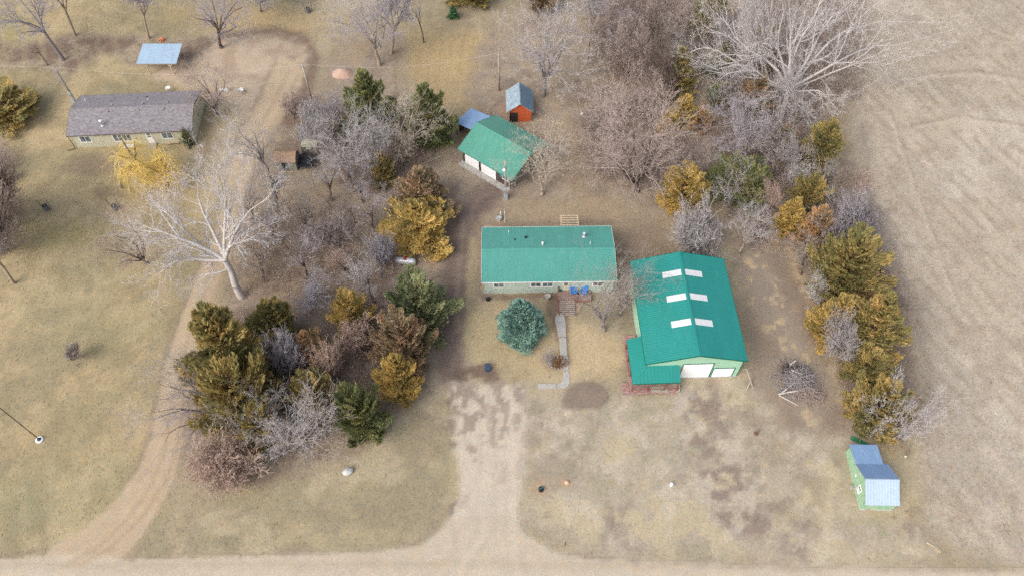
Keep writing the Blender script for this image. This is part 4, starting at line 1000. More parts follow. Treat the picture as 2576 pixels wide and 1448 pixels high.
TWIGC = {'lav': lin(182, 174, 178, .85), 'grey': lin(172, 162, 156, .85), 'white': lin(210, 203, 199, .86), 'mauve': lin(180, 162, 154, .88), 'tan': lin(202, 188, 172, .88), 'dark': lin(140, 124, 116, .85), 'pink': lin(204, 178, 162, .85), 'pale': lin(192, 184, 182, .85)}

_rot = random.Random(5)
def base_scale(b, z): 
    x0, _ = survey(b.x-0.5, b.y, z); x1, _ = survey(b.x+0.5, b.y, z); return x1-x0
NB = 0
def bare(kind, base, box, twig, bk, label, name='bare_tree', group='leafless trees', cat='tree', hcap=9.0):
    """leafless tree: foot and crown box (x0, y0, x1, y1) in survey units"""
    global NB
    x0, y0, x1, y1 = box; b = at(*base); r = (x1-x0)/2/base_scale(b, 3)
    lo, hi = 0.8, 32.0
    for _ in range(30):
        h = (lo+hi)/2; rr = (x1-x0)/2/base_scale(b, 0.6*h)
        top = min(survey(b.x, b.y, h)[1], survey(b.x, b.y+0.55*rr, 0.75*h)[1])
        if top > y0: lo = h
        else: hi = h
    r = (x1-x0)/2/base_scale(b, 0.6*h)
    h = min(max(h, 0.55*r), hcap*r)
    cx, cy = survey(b.x, b.y, 0.62*h); k = base_scale(b, 0.62*h); lim = lambda v: max(-0.5, min(0.5, v))
    lean = lim(((x0+x1)/2-cx)/k/(0.62*h)); leany = lim((cy-(y0+y1)/2)/k/0.8/(0.62*h)) if hcap < 9 else 0.0
    meshes = BARE[kind][NB % len(BARE[kind])]; NB += 1
    t = thing(name, label, cat, b, 0, group)
    rz = _rot.uniform(0, 6.28)
    for nm, me, cc in (('trunk', meshes[0], BARKC[bk]), ('crown', meshes[1], TWIGC[twig])):
        o = put(nm, me, t, color=cc); o.matrix_basis = Matrix.Rotation(math.atan(lean), 4, 'Y') @ Matrix.Rotation(-math.atan(leany), 4, 'X') @ Matrix.Diagonal((2*r, 2*r, h*math.sqrt(1+lean*lean), 1)) @ Matrix.Rotation(rz, 4, 'Z')
    return t
def cedar(box, fol, label, kind='A', name='cedar_tree', group='cedars', bk='cedar', hmul=1.0, cat='tree'):
    """conifer filling the crown box (survey units)"""
    global NB
    x0, y0, x1, y1 = box; xm = (x0+x1)/2
    b = at(xm, y1-10); h = 4.0; r = 2.0
    for _ in range(40):
        s = base_scale(b, 0.4*h); r = (x1-x0)/2/s*1.1
        # front foot of the crown on the box bottom, tip (or far shoulder) on its top
        yb = survey(b.x, b.y-0.72*r, 0.12*h)[1]; b.y += (yb-y1)/s*0.8
        top = min(survey(b.x, b.y, h)[1], survey(b.x, b.y+0.6*r, 0.6*h)[1]); h = max(1.0*r, min((4.0 if (y1-y0) > 1.75*(x1-x0) else 2.6)*r, h + (top-y0)/s*0.9))
        b.x += (xm - survey(b.x, b.y, 0.42*h)[0])/s
    tr, _c = CON[kind][NB % len(CON[kind])]; cm = con_mesh(kind, NB % len(CON[kind])); NB += 1
    t = thing(name, label, cat, b, 0, group); rz = _rot.uniform(0, 6.28)
    for nm, me, cc in (('trunk', tr, BARKC[bk]), ('crown', cm, (1, 1, 1))):
        o = put(nm, me, t, rot=(0, 0, rz), scale=(2*r, 2*r, h*hmul), color=cc)
        if nm == 'crown': o.material_slots[0].link = 'OBJECT'; o.material_slots[0].material = FM[fol]
    return t

# ---- conifers, centre wood
cedar((458, 742, 685, 1010), 'olive', 'biggest olive gold cedar at the top left corner of the centre grove')
cedar((628, 742, 756, 890), 'olive', 'gold tipped cedar right beside the biggest olive cedar of the centre grove')
cedar((505, 915, 690, 1095), 'olive', 'dark olive cedar at the lower left of the centre grove behind the grey bare crown', 'B')
cedar((725, 785, 832, 945), 'rust', 'rust orange cedar in the middle of the centre grove')
cedar((835, 732, 930, 840), 'gold', 'small bright yellow gold cedar standing apart above the centre grove', 'B')
cedar((975, 716, 1128, 858), 'cool', 'broad green cedar beside the track at the upper right of the centre grove', 'B')
cedar((950, 790, 1080, 930), 'brown', 'brownish green cedar squeezed between the broad green one and the orange gold one', 'B')
cedar((945, 832, 1062, 1010), 'gold', 'orange gold cedar at the right edge of the centre grove')
cedar((846, 842, 962, 1115), 'green', 'tall dark green cedar left of the orange gold one in the centre grove', 'B')
cedar((735, 900, 850, 1060), 'olive', 'dull olive cedar below the rust orange one', 'B')
cedar((600, 1000, 720, 1140), 'olive', 'low dark olive cedar behind the white twigged bare tree at the grove front', 'B')
cedar((965, 505, 1130, 640), 'gold', 'large golden cedar above the propane tank')
cedar((985, 428, 1132, 560), 'brown', 'bronze cedar just behind the large golden cedar near the track')
cedar((922, 365, 1002, 478), 'olive', 'narrow gold flecked cedar among grey bare branches west of the garage')
cedar((862, 182, 998, 350), 'green', 'green cedar with yellow tip right of the blue garden tractor')
cedar((1012, 158, 1140, 375), 'green', 'tall dark green cedar left of the garage')
cedar((850, 300, 905, 370), 'green', 'small green cedar at the left foot of the yellow tipped cedar', 'B')
cedar((-60, 240, 82, 325), 'olive', 'dark cedar cut by the left picture edge near the grey house', 'B')
# ---- conifers, east belt
cedar((1662, 428, 1778, 540), 'gold', 'golden round cedar alone at the inner edge of the east tree belt', 'B')
cedar((1790, 408, 1925, 520), 'green', 'broad green cedar right of the golden round one', 'B')
cedar((1950, 478, 2030, 590), 'gold', 'yellow gold cedar in the middle of the east tree belt')
cedar((2012, 268, 2124, 440), 'olive', 'tall orange topped cedar on the field edge below the giant white tree')
cedar((2005, 505, 2098, 625), 'rust', 'rusty brown cedar beside the yellow gold one near the field')
cedar((2000, 430, 2075, 530), 'olive', 'olive cedar above the rusty brown cedar of the east belt', 'B')
cedar((2050, 600, 2225, 760), 'olive', 'wide olive brown cedar where the worn track bends', 'B')
cedar((2100, 675, 2228, 770), 'rust', 'low orange cedar tucked under the wide olive brown one', 'B')
cedar((2040, 735, 2160, 870), 'gold', 'yellow cedar spray at the left of the big gold green pair by the worn track')
cedar((2110, 745, 2275, 905), 'olive', 'biggest gold green cedar at the field edge right of the brush pile')
cedar((2130, 880, 2240, 975), 'olive', 'low olive cedar under the biggest gold green cedar of the east belt', 'B')
cedar((2148, 965, 2275, 1090), 'olive', 'last olive cedar of the belt just above the small green shed', 'B')
cedar((1680, 240, 1760, 325), 'gold', 'small golden cedar above the orange round one in the upper east belt')
cedar((1735, 275, 1790, 330), 'rust', 'small round orange cedar in the upper east belt', 'B')
cedar((1655, 290, 1715, 345), 'gold', 'little dull gold cedar left of the orange round one', 'B')
cedar((1778, 208, 1845, 275), 'green', 'small spiky green cedar above the round grey bare crown')
cedar((1655, 105, 1755, 250), 'olive', 'tall olive cedar in the brown thicket left of the giant white tree')
cedar((1780, 100, 1850, 200), 'green', 'dark green cedar under the left limbs of the giant white tree')
cedar((1860, 60, 1960, 190), 'brown', 'dark cedar right behind the trunk of the giant white tree')
cedar((1850, 190, 1950, 300), 'brown', 'brownish cedar below the left limbs of the giant white tree')
cedar((1930, 320, 2000, 400), 'brown', 'shaded brown cedar below the foot of the giant white tree', 'B')
cedar((1130, -70, 1235, 16), 'olive', 'dark cedar cut by the top edge above the small fir', 'B')
cedar((1325, -90, 1400, 32), 'brown', 'dark cedar cut by the top edge over the pale grey tree', 'B')
cedar((1745, -40, 1840, 100), 'olive', 'olive cedar at the top edge left of the giant white tree')
# ---- spruces and firs
cedar((1254, 722, 1366, 872), 'blue', 'big silvery blue spruce on the lawn in front of the green-roofed house', 'S', 'spruce_tree', 'spruces and firs')
cedar((1123, 14, 1158, 50), 'fir', 'small dark green fir alone on the golden lawn at the top', 'F', 'fir_tree', 'spruces and firs')
cedar((893, 180, 917, 206), 'fir', 'tiny green fir beside the pink gravel heap', 'F', 'fir_tree', 'spruces and firs')
cedar((457, 318, 484, 368), 'green', 'narrow green arborvitae column against the front of the grey house', 'K', 'arborvitae', 'spruces and firs')

def limb_tree(label, base, fork, tips, seed, r0, tw, bk, kids=(7, 5, 5, 4), lens=(0.42, 0.55, 0.6, 0.6), twr=0.012, world=False):
    """large tree whose main limbs are laid out one by one: fork and limb ends as (x, y, height) survey points"""
    g = np.random.default_rng(seed); b = np.array(at(*base)); t = thing('bare_tree', label, 'tree', b, 0, 'leafless trees')
    F = (np.array(fork) if world else np.array(at(*fork)) - b); segs = []
    tp = [np.zeros(3), F*0.33+g.normal(0, .12, 3), F*0.66+g.normal(0, .12, 3), F]
    for i in range(3): segs.append((tp[i][None], tp[i+1][None], np.array([r0*(1.25, .95, .85)[i]]), np.array([r0*(.95, .85, .75)[i]]), np.zeros(1)))
    P, RA = [], []
    for (tx, ty, tz, sz) in tips:
        T = (np.array([tx, ty, tz]) if world else np.array(at(tx, ty, tz)) - b); L = np.linalg.norm(T-F); pts = [F*g.uniform(.8, 1) if sz < .6 else F]
        n1 = g.normal(0, .05*L, 3); n2 = g.normal(0, .05*L, 3)
        for u in (.2, .4, .6, .8, 1.0):
            lift = 0.16*L*math.sin(math.pi*min(1, u*0.9)); w = pts[0] + (T-pts[0])*u + n1*math.sin(3.1*u) + n2*math.sin(6.2*u); w[2] += lift*(.5 if tz > F[2]+4 else 1); pts.append(w)
        P.append(pts); RA.append([r0*sz*.62*(1-.82*i/5) for i in range(6)])
    pts = np.array(P).transpose(1, 0, 2); rad = np.array(RA).T; n = pts.shape[1]; k = 5
    for i in range(k): segs.append((pts[i], pts[i+1], rad[i], rad[i+1], np.ones(n)))
    L = np.linalg.norm(pts[-1]-pts[0], axis=1); dirs = np.concatenate([nrm(pts[1:2]-pts[:1]), nrm(pts[1:]-pts[:-1])])
    for lv, c in enumerate(kids):
        n = pts.shape[1]; k = pts.shape[0]-1
        f = g.uniform(0.2, 1.0, (n, c)); f[:, 0] = 1.0; q = np.clip(f*k, 0, k-1e-6); qi = q.astype(int); fr = (q-qi)[..., None]; ar = np.arange(n)[:, None]
        CP = pts[qi, ar]*(1-fr) + pts[np.minimum(qi+1, k), ar]*fr; CD = dirs[np.minimum(qi+1, k), ar]; CR = rad[qi, ar]
        ang = np.radians(g.normal(42, 12, (n, c))); ang[:, 0] *= .5; az = g.uniform(0, 6.283, (n, c))
        ref = np.where(np.abs(CD[..., 2:3]) > 0.95, [1.0, 0, 0], [0, 0, 1.0]); A = nrm(np.cross(CD, ref)); B = np.cross(CD, A)
        D = nrm(CD*np.cos(ang)[..., None] + (A*np.cos(az)[..., None] + B*np.sin(az)[..., None])*np.sin(ang)[..., None]).reshape(-1, 3)
        L = (L[:, None]*lens[lv]*g.uniform(.55, 1.2, (n, c))).reshape(-1); Rr = np.maximum((CR*g.uniform(.42, .62, (n, c))).reshape(-1), twr); p = CP.reshape(-1, 3)
        kk = 4 if lv < 2 else 3; ps, ds, rs = [p], [D], [Rr]
        for i in range(kk):
            D = nrm(D + g.normal(0, .17, D.shape) + np.array([0, 0, .05])); p2 = p + D*(L/kk)[:, None]; r2 = np.maximum(Rr*(1-.55*(i+1)/kk), twr*.7)
            segs.append((p, p2, rs[-1], r2, np.full(len(p), lv+2))); p = p2; ps.append(p); ds.append(D); rs.append(r2)
        pts, dirs, rad = np.array(ps), np.array(ds), np.array(rs)
    p0, p1, ra, rb, lv = [np.concatenate([q[i] for q in segs]) for i in range(5)]
    p1[:, 2] = np.maximum(p1[:, 2], .1)
    big, mid, fine = lv <= 1, (lv == 2) | (lv == 3), lv >= 4
    c1, f1 = tubes(p0[big], p1[big], ra[big], rb[big], 7); put('trunk', arr_mesh('trunk', c1, [f1], M['bark'], smooth=True), t, color=BARKC[bk])
    c2, f2 = tubes(p0[mid], p1[mid], ra[mid], rb[mid], 4); c3, f3 = ribbons(p0[fine], p1[fine], ra[fine], rb[fine], g)
    put('crown', arr_mesh('crown', np.concatenate([c2, c3]), [f2, f3+len(c2)], M['twig']), t, color=TWIGC[tw])
def crown_tree(base, box, tw, bk, label, n=9, fork=0.25, low=0.0, kids=(6, 5, 4, 4), r0=None, twr=None, seed=None):
    """spreading tree: main limbs reach evenly for the rim of the crown box (survey units)"""
    global NB
    NB += 1; x0, y0, x1, y1 = box; b = at(*base); lo, hi = 0.8, 30.0; g = np.random.default_rng(seed or 700+NB)
    for _ in range(30):
        h = (lo+hi)/2; r = (x1-x0)/2/base_scale(b, 0.6*h)
        if min(survey(b.x, b.y, h)[1], survey(b.x, b.y+0.75*r, 0.7*h)[1]) > y0: lo = h
        else: hi = h
    h = min(max(h, 0.6*r), 2.6*r); cx, cy = survey(b.x, b.y, 0.6*h); k = base_scale(b, 0.6*h)
    lx = max(-0.5*h, min(0.5*h, ((x0+x1)/2-cx)/k)); ly = max(-0.5*r, min(0.5*r, (cy-(y0+y1)/2)/k/0.82))
    tips = []
    for i in range(n):
        az = 2*math.pi*i/n + g.uniform(-.25, .25); el = g.uniform(low, 0.75) if i % 3 else g.uniform(0.8, 1.3); q = g.uniform(.72, .95)
        tips.append((lx+r*q*math.cos(az)*math.cos(el), ly+r*q*math.sin(az)*math.cos(el), h*(0.5+0.42*math.sin(el)*q), g.uniform(.6, .9)))
    limb_tree(label, base, (lx*.25, ly*.25, h*fork), tips, 900+NB, r0 or (0.08+0.018*h), tw, bk, kids, (0.45, 0.55, 0.6, 0.6), twr or max(0.008, 0.0011*h), True)
limb_tree('big bleached white cottonwood leaning over the west gravel drive', (608, 745), (566, 655, 6.5),
    [(385, 580, 9, 1.0), (400, 695, 6, .75), (500, 468, 12, .9), (556, 440, 13.5, .85), (655, 515, 11.5, .95), (660, 580, 9, .65), (415, 535, 10.5, .85), (480, 725, 4, .5), (606, 462, 12.5, .65), (440, 620, 8.5, .55)], 5, 0.5, 'white', 'white', kids=(9, 6, 6, 5), lens=(0.4, 0.55, 0.6, 0.6), twr=0.009)
limb_tree('giant white barked cottonwood at the upper right beside the field', (1966, 292), (1984, 225, 4.5),
    [(2245, 125, 8, .8), (2215, 60, 11, .8), (2150, 0, 14, .8), (2060, -40, 16, .85), (1975, -50, 17, .85), (1890, -10, 15, .8), (1820, 50, 13, .8), (1775, 125, 10, .75), (1800, 185, 8, .6), (2085, 262, 5, .55), (2235, 190, 6.5, .6), (1925, 262, 4.5, .5), (2030, 292, 3, .4), (2110, 110, 11, .6), (1900, 110, 11, .6)], 9, 0.5, 'white', 'white', kids=(9, 6, 5, 5), twr=0.010)
# ---- leafless trees: west
crown_tree((160, 152), (-20, -40, 140, 110), 'lav', 'grey', 'tall grey tree leaning left at the upper left corner', fork=0.4)
bare('tall', (189, 90), (60, -140, 200, 40), 'lav', 'tan', 'thick trunked tree right of the tall leaning grey tree at the upper left')
bare('tall', (375, 97), (270, -130, 410, 30), 'lav', 'tan', 'straight tall tree behind the open carport')
crown_tree((557, 120), (455, -30, 660, 118), 'lav', 'dark', 'spreading lavender grey tree right of the carport by the turning place')
bare('round', (655, 30), (590, -110, 720, 40), 'lav', 'grey', 'lavender grey crown at the top edge right of the spreading one')
bare('sap', (120, 165), (60, 98, 125, 150), 'dark', 'dark', 'thin leaning sapling at the left below the tall grey tree', 'sapling', 'saplings')
crown_tree((547, 288), (470, 172, 590, 285), 'mauve', 'dark', 'brown vase shaped tree at the right end of the grey house', fork=0.12, kids=(6, 5, 4, 3))
crown_tree((690, 460), (545, 262, 680, 400), 'pale', 'grey', 'pale lilac tree between the grey house and the brown garden shed', fork=0.4)
bare('tall', (36, 712), (-150, 470, 40, 640), 'grey', 'tan', 'slanting bare trunk at the left picture edge')
crown_tree((374, 662), (232, 560, 390, 668), 'mauve', 'dark', 'low dark tree left of the bleached white cottonwood', fork=0.1)
crown_tree((520, 1035), (405, 850, 565, 1015), 'grey', 'grey', 'thin grey tree growing over the west gravel drive beside the cedars', fork=0.12, kids=(6, 5, 4, 3))
crown_tree((545, 1045), (320, 930, 560, 1110), 'lav', 'dark', 'storm broken tree sprawling left over the west gravel drive', fork=0.08, n=10)
bare('shrub', (560, 1195), (478, 1105, 655, 1235), 'pink', 'dark', 'wide pinkish bush below the broken tree at the grove front', 'shrub', 'leafless shrubs', 'shrub')
crown_tree((655, 1110), (570, 985, 715, 1130), 'pale', 'grey', 'silvery bare tree at the front left of the centre grove', n=10, fork=0.15)
crown_tree((738, 1130), (685, 985, 860, 1160), 'pale', 'tan', 'lavender white bare tree at the very front of the centre grove', n=10, fork=0.15)
bare('shrub', (-5, 560), (-70, 380, 45, 570), 'mauve', 'dark', 'dark mauve thicket bush at the left picture edge', 'shrub', 'leafless shrubs', 'shrub')
bare('shrub', (-10, 640), (-70, 500, 38, 650), 'mauve', 'dark', 'lower dark mauve bush at the left picture edge by the slanting trunk', 'shrub', 'leafless shrubs', 'shrub')
bare('shrub', (180, 905), (160, 865, 202, 912), 'grey', 'dark', 'tiny twiggy bush alone on the west lawn', 'shrub', 'leafless shrubs', 'shrub')
# ---- leafless trees: middle
crown_tree((955, 165), (835, -10, 1015, 140), 'lav', 'tan', 'large lavender grey tree with stub trunk above the pink gravel heap')
bare('tall', (985, 135), (930, -60, 1080, 90), 'lav', 'tan', 'second trunk just right of the stub trunk tree at the top')
bare('sap', (1066, 108), (1010, -20, 1100, 90), 'lav', 'dark', 'thin straight tree on the golden grass at the top', 'sapling', 'saplings')
crown_tree((875, 445), (795, 295, 985, 460), 'pale', 'grey', 'pale tangled tree over the trampoline and old shed', n=10)
bare('round', (800, 375), (735, 275, 860, 385), 'pale', 'grey', 'pale tree whose branches veil the old grey shed')
crown_tree((1010, 420), (955, 245, 1085, 400), 'tan', 'tan', 'tan vase shaped tree left of the tall dark cedar', fork=0.12)
bare('round', (930, 440), (880, 300, 985, 430), 'pale', 'grey', 'whitish crown between the two cedars west of the garage')
bare('vase', (740, 300), (690, 225, 790, 330), 'mauve', 'dark', 'mauve bush on the inner bend of the turning place', 'shrub', 'leafless shrubs', 'shrub')
bare('vase', (845, 300), (785, 235, 870, 305), 'lav', 'dark', 'small lilac grey tree below the blue garden tractor')
crown_tree((942, 760), (860, 590, 960, 720), 'pale', 'mid', 'pale leaning tree left of the propane tank', fork=0.35)
bare('shrub', (965, 668), (920, 590, 992, 680), 'lav', 'dark', 'lilac bush touching the left end of the propane tank', 'shrub', 'leafless shrubs', 'shrub')
bare('shrub', (720, 935), (668, 830, 765, 945), 'lav', 'grey', 'round lilac bush between the olive and rust cedars', 'shrub', 'leafless shrubs', 'shrub')
bare('shrub', (825, 955), (785, 858, 862, 955), 'pink', 'tan', 'pinkish tan bush right of the rust orange cedar', 'shrub', 'leafless shrubs', 'shrub')
bare('shrub', (880, 870), (835, 800, 945, 870), 'pink', 'tan', 'fan shaped pinkish bush below the small yellow gold cedar', 'shrub', 'leafless shrubs', 'shrub')
bare('shrub', (820, 610), (780, 555, 870, 620), 'mauve', 'dark', 'mauve bush among the thin saplings of the clearing', 'shrub', 'leafless shrubs', 'shrub')
bare('vase', (780, 770), (715, 690, 850, 780), 'lav', 'dark', 'soft lilac bush above the cedars at the foot of the clearing', 'shrub', 'leafless shrubs', 'shrub')
bare('vase', (880, 690), (800, 620, 900, 720), 'pink', 'dark', 'pinkish grey bush left of the pale leaning tree', 'shrub', 'leafless shrubs', 'shrub')
bare('wild', (1010, 742), (930, 682, 1080, 750), 'mauve', 'dark', 'low mauve tangle under the propane tank', 'shrub', 'leafless shrubs', 'shrub')
for i, (bx, by, tx, ty) in enumerate(((744, 550, 728, 500), (792, 556, 772, 505), (844, 543, 826, 478), (896, 563, 880, 490), (712, 571, 690, 480), (847, 583, 828, 540), (766, 638, 750, 570), (811, 648, 790, 580), (727, 628, 708, 575), (795, 480, 785, 420))):
    bare('sap', (bx, by), (tx-22, ty, tx+22, by-20), 'mid' if False else 'dark', 'dark',
         ('thin bare sapling in the clearing, ' + ('next to the fallen pale log', 'third from the left in the upper row', 'fourth in the upper row', 'rightmost and tallest of the upper row', 'leftmost, under the white cottonwood limbs', 'in front of the fourth of the upper row', 'in the lower row, second from the left', 'rightmost of the lower row', 'leftmost of the lower row', 'below the trampoline')[i]), 'sapling', 'saplings')
# ---- leafless trees: by the houses and east belt
crown_tree((1365, 242), (1262, 40, 1510, 230), 'pale', 'grey', 'large pale grey tree behind the orange shed', n=11)
bare('tall', (1478, 150), (1420, -130, 1560, 90), 'pale', 'tan', 'tall pale trunks at the top edge right of the large pale grey tree')
crown_tree((1362, 492), (1295, 285, 1440, 470), 'tan', 'tan', 'tan vase shaped tree covering the right end of the garage', fork=0.12)
crown_tree((1602, 482), (1478, 225, 1722, 500), 'mauve', 'dark', 'wide reddish mauve tree in the back yard right of the garage', n=12, fork=0.12)
bare('vase', (1500, 330), (1430, 245, 1590, 345), 'mauve', 'dark', 'reddish bramble bush around the white bird house pole', 'shrub', 'leafless shrubs', 'shrub')
bare('vase', (1615, 300), (1530, 190, 1680, 300), 'mauve', 'dark', 'mauve brush clump above the wide reddish tree')
bare('round', (1580, 200), (1500, 40, 1640, 200), 'mauve', 'mid', 'brown mauve tree of the top thicket nearest the pale trunks')
bare('round', (1660, 130), (1590, -40, 1740, 120), 'mauve', 'mid', 'brown mauve tree of the top thicket at the top edge')
bare('wild', (1560, 90), (1500, -70, 1640, 80), 'mauve', 'mid', 'dark brown tree of the top thicket in the far row')
bare('round', (1700, 250), (1610, 90, 1720, 240), 'dark', 'dark', 'dusky tree of the top thicket beside the tall olive cedar')
bare('dead', (1935, 240), (1800, -160, 1990, 180), 'white', 'tan', 'second white cottonwood trunk left of the giant one')
bare('dead', (2010, 310), (1900, 130, 2060, 290), 'white', 'tan', 'low white limbed tree at the foot of the giant cottonwood')
crown_tree((1870, 420), (1785, 258, 1945, 420), 'lav', 'tan', 'round grey crown in the middle of the upper east belt', n=11)
bare('shrub', (1742, 636), (1672, 520, 1815, 640), 'pale', 'grey', 'dense silver grey bush behind the teal barn', 'shrub', 'leafless shrubs', 'shrub')
crown_tree((1858, 640), (1845, 415, 1950, 570), 'pale', 'tan', 'slender pale tree right of the silver grey bush', fork=0.3)
bare('vase', (1985, 440), (1945, 335, 2035, 440), 'pale', 'grey', 'whitish small tree left of the orange topped cedar')
bare('vase', (2010, 470), (1965, 400, 2050, 475), 'white', 'grey', 'bright white twiggy tree below the whitish small one')
bare('shrub', (2150, 610), (2085, 500, 2205, 615), 'lav', 'grey', 'lilac bush on the field side of the rusty brown cedar', 'shrub', 'leafless shrubs', 'shrub')
bare('vase', (1960, 545), (1890, 450, 1965, 560), 'pink', 'tan', 'pinkish bush between the broad green and the yellow gold cedar', 'shrub', 'leafless shrubs', 'shrub')
bare('vase', (2055, 770), (2022, 680, 2090, 770), 'white', 'grey', 'white twigged small tree on the inner side of the belt by the track bend')
bare('shrub', (2105, 880), (2075, 790, 2160, 880), 'pale', 'grey', 'pale grey twig clump in front of the biggest gold green cedar', 'shrub', 'leafless shrubs', 'shrub')
bare('vase', (1850, 160), (1760, 20, 1880, 150), 'pale', 'tan', 'pale tree in the dense thicket left of the second white cottonwood')
bare('wild', (2235, 1090), (2215, 955, 2400, 1075), 'pale', 'tan', 'thin whitish tree leaning over the field from behind the last cedar')
bare('wild', (1905, 600), (1830, 560, 1930, 640), 'mauve', 'dark', 'mauve bush at the top end of the worn track', 'shrub', 'leafless shrubs', 'shrub')
bare('shrub', (1880, 340), (1840, 300, 1900, 350), 'dark', 'dark', 'dark bush below the spiky green cedar', 'shrub', 'leafless shrubs', 'shrub')
bare('vase', (1735, 410), (1690, 345, 1780, 415), 'mauve', 'dark', 'mauve tree right of the wide reddish one')
bare('vase', (2170, 470), (2110, 440, 2190, 520), 'pink', 'dark', 'pinkish bush on the field side above the lilac bush', 'shrub', 'leafless shrubs', 'shrub')
crown_tree((1518, 832), (1440, 625, 1600, 830), 'grey', 'grey', 'yard tree by the deck whose twigs cross the house roof', n=9, fork=0.15, kids=(5, 4, 4, 3), twr=0.0075)
crown_tree((1553, 795), (1535, 640, 1668, 820), 'grey', 'grey', 'yard tree close to the left wall of the teal barn', n=8, fork=0.15, kids=(5, 4, 4, 3), twr=0.0075)
bare('thin', (1560, 745), (1535, 650, 1590, 730), 'tan', 'dark', 'mauve bush in the gap between house and barn', 'shrub', 'leafless shrubs', 'shrub')
bare('tall', (1381, 950), (1362, 872, 1400, 955), 'lav', 'tan', 'little weeping tree standing at the bend of the concrete path')

for bx, by, w, h_, tw, lb in (
    (700, 520, 80, 120, 'lav', 'slender grey tree left of the fallen pale log'), (835, 505, 90, 110, 'pale', 'slender pale tree just below the pale tangled tree'), (912, 510, 80, 120, 'lav', 'slender lilac tree left of the bronze cedar'),
    (690, 615, 90, 110, 'pale', 'slender pale tree right of the white cottonwood fork'), (772, 700, 110, 110, 'lav', 'slender lilac tree in the lower clearing above the rust cedar'), (868, 640, 90, 110, 'grey', 'slender grey tree left of the pinkish grey bush'),
    (940, 575, 80, 110, 'lav', 'slender lilac tree at the left side of the large golden cedar'), (665, 705, 90, 100, 'grey', 'slender grey tree between cottonwood trunk and gold tipped cedar'), (985, 560, 60, 90, 'grey', 'slender grey tree behind the left flank of the large golden cedar'),
    (775, 590, 90, 100, 'grey', 'slender grey tree in the very middle of the clearing'), (640, 560, 80, 110, 'lav', 'slender lilac tree beside the west drive under the white limbs'),
    (1835, 545, 90, 110, 'pale', 'pale tree in front of the broad green cedar of the east belt'), (1935, 480, 90, 110, 'grey', 'grey tree right of the broad green cedar'), (2078, 500, 90, 110, 'grey', 'grey tree on the field side of the olive cedar'),
    (2105, 590, 80, 100, 'pale', 'pale tree between the rusty brown cedar and the lilac bush'), (2015, 690, 80, 100, 'grey', 'grey tree left of the wide olive brown cedar'), (2085, 650, 80, 100, 'lav', 'lilac tree just above the wide olive brown cedar'),
    (2215, 700, 80, 90, 'grey', 'grey tree on the field side of the wide olive brown cedar'), (2125, 930, 70, 80, 'pale', 'pale small tree left of the low olive cedar'), (1965, 390, 90, 110, 'pale', 'pale tree right of the round grey crown'),
    (1830, 330, 70, 90, 'lav', 'lilac tree below the small spiky green cedar'),
    (1760, 480, 80, 100, 'mauve', 'mauve tree between the golden round and the broad green cedar'), (1545, 160, 110, 130, 'lav', 'lilac tree in the top thicket behind the reddish brambles'), (1690, 190, 100, 130, 'grey', 'grey tree in front of the tall olive cedar'),
    (2235, 880, 70, 80, 'grey', 'grey tree at the field side of the biggest gold green cedar')):
    crown_tree((bx, by), (bx-w*.55-8*(bx < 1288), by-h_-14, bx+w*.45+8*(bx > 1288), by-18), tw, 'mid', lb, n=7, fork=0.3, kids=(5, 4, 4, 4))

